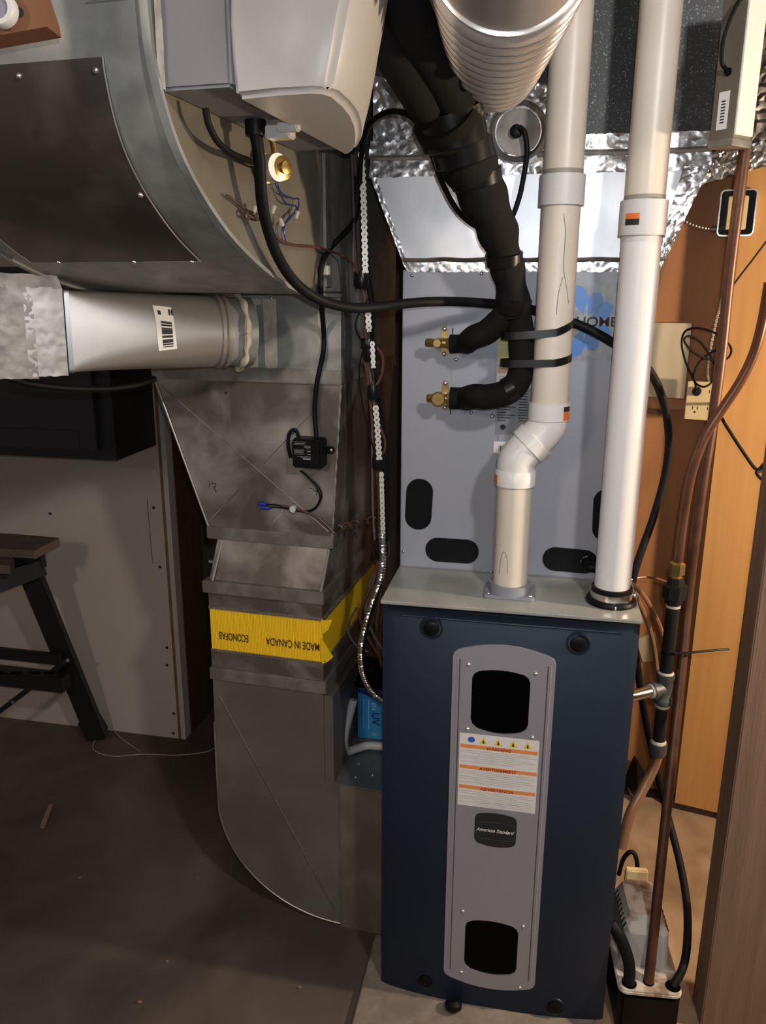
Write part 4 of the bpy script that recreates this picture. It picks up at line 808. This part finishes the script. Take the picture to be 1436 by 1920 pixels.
# torn plaster patch behind pipe
prism('paper_patch', [R.onb(1197, 1197, .085), R.onb(1228, 1184, .085), R.onb(1231, 1200, .085), R.onb(1224, 1240, .085), R.onb(1205, 1241, .085), R.onb(1197, 1215, .085)], R.y*.003, m_cream, None, label='torn cream paper patch on the plywood behind the gas pipe', cat='patch')
prism('plastic_scrap', [atz(1175, 1470, .03), atz(1196, 1490, .03), atz(1194, 1425, .12), atz(1212, 1455, .05), atz(1196, 1508, .0)], np.array([.0, .03, 0]), m_iron, None, label='dark pointed scrap lying behind the furnace near the floor', cat='scrap')

# ------------------------------------------------------------ electrical boxes and cords on the right wall
ob = thing('outlet_box', 'ivory four gang outlet box with a black plug on the plywood wall', 'outlet', R.onb(1313, 790, -.04))
o0 = R.loc(R.onb(1291, 716, -.045)); o1 = R.loc(R.onb(1345, 788, -.045))
box('box_body', R, (o0[0], o1[0]), (-.043, .0), (o1[2], o0[2]), m_ivory, ob, bevel=.004)
oc = box('cover_plate', R, (o0[0]-.002, o1[0]+.002), (-.047, -.043), (o1[2]-.002, o0[2]+.002), m_ivory, ob, bevel=.0015)
ow = o1[0]-o0[0]; oh = o0[2]-o1[2]
for gxr in (.28, .74):
    for gyr in (.28, .74):
        cx, cz = o0[0]+ow*gxr, o1[2]+oh*gyr
        for s in (-1, 1): box('slot', R, (cx+s*.0065-.001, cx+s*.0065+.001), (-.0475, -.046), (cz-.002, cz+.007), m_ink, oc)
        lathe('ground_hole', R(cx, -.0465, cz-.009), -R.y, [(0, .003), (.0008, .003), (.0008, .0005)], m_ink, oc, n=10)
plg = lathe('plug', R(o0[0]+ow*.28, -.047, o1[2]+oh*.76), -R.y, [(0, .013), (.018, .012), (.026, .007)], m_bpl, ob, n=14)
tube('looped_cord', [R(o0[0]+ow*.28, -.072, o1[2]+oh*.76)]+[R.onb(u, v, -.07+.02*math.sin(i)) for i, (u, v) in enumerate([(1302, 715), (1286, 680), (1278, 645), (1284, 622), (1305, 615), (1335, 622), (1362, 640), (1371, 658), (1360, 674), (1330, 674), (1300, 660), (1283, 640), (1290, 630), (1312, 640), (1330, 665), (1342, 690), (1338, 712), (1322, 725), (1306, 720), (1300, 704), (1312, 678), (1335, 660), (1352, 652), (1352, 620), (1353, 580), (1362, 540)])], .0030, m_black, None, n=8, label='thin black cord coiled in loops above the outlet box', cat='cord')
tube('knotted_cord', [R(o1[0]-ow*.10, -.05, o1[2]+oh*.45)]+P((1352, 782, 1.98), (1372, 815, 1.97), (1395, 850, 1.96), (1418, 880, 1.95), (1432, 870, 1.95), (1428, 882, 1.945), (1418, 886, 1.94), (1430, 900, 1.94), (1446, 902, 1.94)), .0042, m_black, None, n=8, label='black power cord knotted at the right edge below the outlet', cat='cord')
tube('thin_cable', P((1446, 440, 1.95), (1410, 488, 1.96), (1378, 530, 1.97), (1362, 560, 1.98)), .0024, m_black, None, n=6, label='thin black cable slanting across the bright plywood', cat='cable')
for nm, pts, lb_ in (('armoured_cable', [(1264, 402), (1290, 418), (1318, 427), (1346, 430)], 'short armoured cable between the supply duct and the switch box'), ('armoured_cable', [(1370, 480), (1364, 515), (1350, 570), (1338, 620), (1328, 670), (1326, 700), (1328, 718)], 'armoured cable running down from the switch box to the outlet box')):
    tube(nm, [R.onb(u, v, -.02) for u, v in pts], lambda t: .0050+.0012*math.sin(t*(90 if len(pts) < 5 else 230)), m_armor, None, sub=24 if len(pts) < 5 else 30, n=8, label=lb_, cat='cable')
sb = thing('switch_box', 'open steel switch box with ivory switch on the plywood wall', 'switch', R.onb(1383, 445, -.02))
s0 = R.loc(R.onb(1352, 356, -.03)); s1 = R.loc(R.onb(1412, 442, -.03)); sw, sh = s1[0]-s0[0], s0[2]-s1[2]; sca, scz = (s0[0]+s1[0])/2, (s0[2]+s1[2])/2
orr = rrect(lambda x, y: (sca+x, scz+y), sw, sh, .012); irr = rrect(lambda x, y: (sca+x, scz+y), sw-.007, sh-.007, .010)
def rw(p, b): return R(p[0], b, p[1])
loft('steel_rim', [[rw(p, 0) for p in orr], [rw(p, -.030) for p in orr], [rw(p, -.030) for p in irr], [rw(p, -.002) for p in irr]], m_steel, sb, cap=False)
prism('box_back', [rw(p, -.003) for p in orr], R.y*.002, m_iron, sb)
box('switch_strap', R, (sca-.025, sca+.025), (-.028, -.022), (scz-sh*.36, scz+sh*.36), m_ivory, sb, bevel=.002)
for s in (-1, 1): lathe('strap_ear', R(sca-.004, -.029, scz+s*sh*.42), -R.y, [(0, .009), (.003, .009), (.003, .003), (0, .003)], m_steel, sb, n=14)
lathe('cable_connector', R(s0[0]-.014, -.02, scz-sh*.33), R.x, [(0, .008), (.016, .010)], m_irong, sb, n=10)
box('lit_patch_panel', R, (-.27, -.105), (.070, .0875), (1.345, 1.565), m_cream, None, label='pale panel standing in for the lit patch on the brown plywood below the duct', cat='panel')  # light patch under the duct put into this panel's cream colour and outline
# ballast
g3o = at(1372, 270, 1.50)
G3 = Frame((g3o[0], g3o[1]), -.60)
bb = thing('ballast_box', 'long metal ballast box with white label hanging at the upper right', 'ballast', G3(.03, .023, 1.90))
box('case', G3, (0, .056), (0, .046), (1.905, 2.16), m_cheek, bb, bevel=.002)
box('end_cap', G3, (-.001, .057), (-.001, .047), (1.897, 1.910), m_strip, bb, bevel=.001)
box('front_plate', G3, (.002, .054), (-.003, .002), (1.915, 2.15), m_litface, bb, bevel=.001)  # bulb light on this face is put into its whitened colour
bl_ = box('paper_label', G3, (-.0008, .001), (.014, .034), (1.925, 1.985), m_paper, bb)
for q in range(8): box('bar', G3, (-.0012, 0), (.020, .028), (1.935+q*.0048, 1.9372+q*.0048), m_ink, bl_)
tube('lead', [G3(-.002, .022, 2.015), G3(-.022, .022, 2.03), G3(-.025, .018, 2.07), G3(-.015, .0, 2.12), G3(.02, -.02, 2.145), G3(.05, -.01, 2.155)], .0035, m_black, bb, n=8)
lathe('grommet', G3(0, .022, 2.015), -G3.x, [(0, .007), (.004, .006)], m_bpl, bb, n=12)
fi = thing('foil_insulation', 'crinkled foil faced insulation at the upper right above the plywood', 'insulation', R(.02, -.02, 1.93))
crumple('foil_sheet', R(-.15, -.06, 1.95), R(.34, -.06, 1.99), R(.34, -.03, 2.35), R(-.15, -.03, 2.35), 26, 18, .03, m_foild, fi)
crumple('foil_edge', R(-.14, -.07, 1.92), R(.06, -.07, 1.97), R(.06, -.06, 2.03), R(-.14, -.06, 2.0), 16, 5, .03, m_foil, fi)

# ------------------------------------------------------------ left side: cabinet, workbench, cable, floor debris
cb = thing('wall_cabinet', 'charcoal wall cabinet mounted on the drywall behind the ducts', 'cabinet', L(-.5, -.12, 1.131))
box('cabinet_body', L, (-1.0, -.004), (-.262, -.001), (1.131, 1.72), m_cab, cb, bevel=.002)
box('face_frame', L, (-1.0, -.002), (-.272, -.262), (1.131, 1.72), m_cab, cb, bevel=.001)
dr_ = box('cabinet_door', L, (-.62, -.055), (-.286, -.272), (1.165, 1.70), m_cabd, cb, bevel=.002)
for nm, a, z in (('door_stile', (-.62, -.56), (1.165, 1.70)), ('door_stile', (-.115, -.055), (1.165, 1.70)), ('door_rail', (-.56, -.115), (1.165, 1.225)), ('door_rail', (-.56, -.115), (1.64, 1.70))):
    box(nm, L, a, (-.292, -.286), z, m_cabd, dr_, bevel=.0015)
wk = thing('folding_workbench', 'black steel folding workbench with wooden top at the left edge', 'workbench', atz(120, 1385, FZ))
Yb = 2.62
def wpt(u, v, y=Yb): return at(u, v, y)
zt_ = atz
def slab(name, pts, z, th, mat, edge):
    p = prism(name, [atz(u, v, z) for u, v in pts], (0, 0, -th), mat, wk); return p
ztop = .835
slab('jaw_board', [(-330, 985), (28, 1001), (110, 1008), (62, 1032), (-330, 1012)], ztop, .028, m_bench, 0)
slab('jaw_board', [(-330, 1030), (26, 1046), (18, 1060), (-330, 1046)], ztop-.04, .03, m_bench, 0)
e0 = atz(62, 1033, ztop); e1_ = atz(110, 1009, ztop)
prism('board_edge', [e0, e1_, e1_-np.array([0, 0, .028]), e0-np.array([0, 0, .028])], np.array([.002, -.002, 0]), m_bedge, wk)
def bar(name, p, q, w_, th, mat=None):
    p, q = np.array(p), np.array(q); d = q-p; d /= np.linalg.norm(d); s = np.cross(d, np.array([0, 1., 0])); s /= np.linalg.norm(s); n = np.cross(d, s)
    return loft(name, [[c+s*w_*sx+n*th*sy for sx, sy in ((1, 1), (-1, 1), (-1, -1), (1, -1))] for c in (p, q)], mat or m_bsteel, wk, bevel=.003)
for off in (0*L.x, -.66*L.x):
    bar('end_bracket', wpt(28, 1055)+off, wpt(82, 1052)+off, .026, .02); bar('top_arm', wpt(82, 1062)+off, at(-30, 1104, 2.50)+off, .030, .015)
    bar('leg', wpt(52, 1062)+off, atz(183, 1382, FZ+.02)+off, .036, .018)
    bar('foot', atz(165, 1345, .06)+off, atz(184, 1377, FZ+.012)+off, .040, .022)
    lathe('leg_bolt', wpt(60, 1075, Yb-.02)+off, (0, -1, 0), [(0, .007), (.004, .006)], m_screw, wk, n=10)
bar('cross_rail', wpt(112, 1236)-.70*L.x, wpt(112, 1236), .020, .012); bar('step_beam', wpt(124, 1280)-.70*L.x, wpt(124, 1280), .028, .03)
for u in (5, 38, 72, 100): box('step_slot', Frame(wpt(u, 1257)[:2], 0), (-.018, .018), (-.034, -.029), (wpt(u, 1254)[2]-.004, wpt(u, 1254)[2]+.004), m_void, wk)
bar('brace', wpt(128, 1236), wpt(-20, 1348), .009, .006); lathe('brace_bolt', wpt(127, 1238, Yb-.02), (0, -1, 0), [(0, .007), (.004, .006)], m_screw, wk, n=10); lathe('brace_bolt', wpt(24, 1316, Yb-.02), (0, -1, 0), [(0, .006), (.004, .005)], m_screw, wk, n=10)
tube('slack_cable', P((-420, 640, 1.42), (-200, 655, 1.48), (-30, 690, 1.55), (0, 704, 1.56), (60, 720, 1.60), (130, 728, 1.66), (200, 729, 1.72), (255, 722, 1.78), (290, 710, 1.83)), .0065, m_black, None, n=10, label='slack black cable hanging below the foil wrapped duct', cat='cable')
box('wall_rod', L, (.06, .13), (.23, .24), (.625, .635), m_pvcg, None, label='thin pale rod bridging from the dark jamb to the duct', cat='rod')
def floorpt(u, v): return atz(u, v, FZ+.002)
tube('floor_wire', [floorpt(u, v) for u, v in ((185, 1382), (176, 1392), (178, 1408), (215, 1418), (270, 1414), (330, 1416), (385, 1410), (402, 1402))], .0012, m_wwhite, None, n=5, label='thin pale wire lying on the dark floor by the bench foot', cat='wire')
tube('floor_wire', [floorpt(u, v) for u, v in ((215, 1372), (235, 1390), (262, 1408))], .001, m_wwhite, None, n=5, label='short pale wire end on the floor in front of the drywall', cat='wire')
prism('wood_sliver', [floorpt(92, 1510)+np.array([0, 0, 0]), floorpt(100, 1511), floorpt(84, 1554), floorpt(75, 1552)], (0, 0, .006), m_bedge, None, label='small tan wood sliver lying on the dark floor', cat='wood scrap')
for u, v, s, wh in ((313, 1803, .005, 'in the middle of the floor'), (562, 1852, .005, 'nearest the concrete pad'), (262, 1880, .006, 'nearest the bottom edge'), (370, 1646, .004, 'nearest the rounded return boot'), (150, 1646, .005, 'nearest the wood sliver')):
    c = floorpt(u, v); prism('floor_crumb', [c+np.array([s*math.cos(t), s*.6*math.sin(t), 0]) for t in (0, 1.2, 2.3, 3.6, 5)], (0, 0, s*.6), m_bedge, None, label='tiny pale crumb of debris '+wh, cat='debris', group='crumbs on the floor')
# lampholder on a wood block, top left
lh = thing('lampholder', 'white ringed lampholder on a red brown wood block in the top left corner', 'lampholder', at(20, 60, .98))
prism('wood_block', [at(-90, 82, .98), at(88, 50, .98), at(85, 30, .98), at(62, -40, .98), np.array([at(62, -40, .98)[0], .98, 2.45]), np.array([at(-90, -40, .98)[0], .98, 2.45])], (0, .04, .0), m_red2, lh)
lc = at(4, 20, .975)
lathe('white_ring', lc, (0, -1, 0), [(0, .018), (.012, .018), (.014, .0165), (.014, .012), (.004, .011)], m_white, lh, n=28)
lathe('grey_socket', lc, (0, -1, 0), [(0, .012), (.010, .0115), (.010, .001)], m_lgrey, lh, n=24)
lathe('screw_hole', at(36, 23, .979), (0, -1, 0), [(0, .005), (.001, .005), (.001, .0005)], m_ink, lh, n=14)
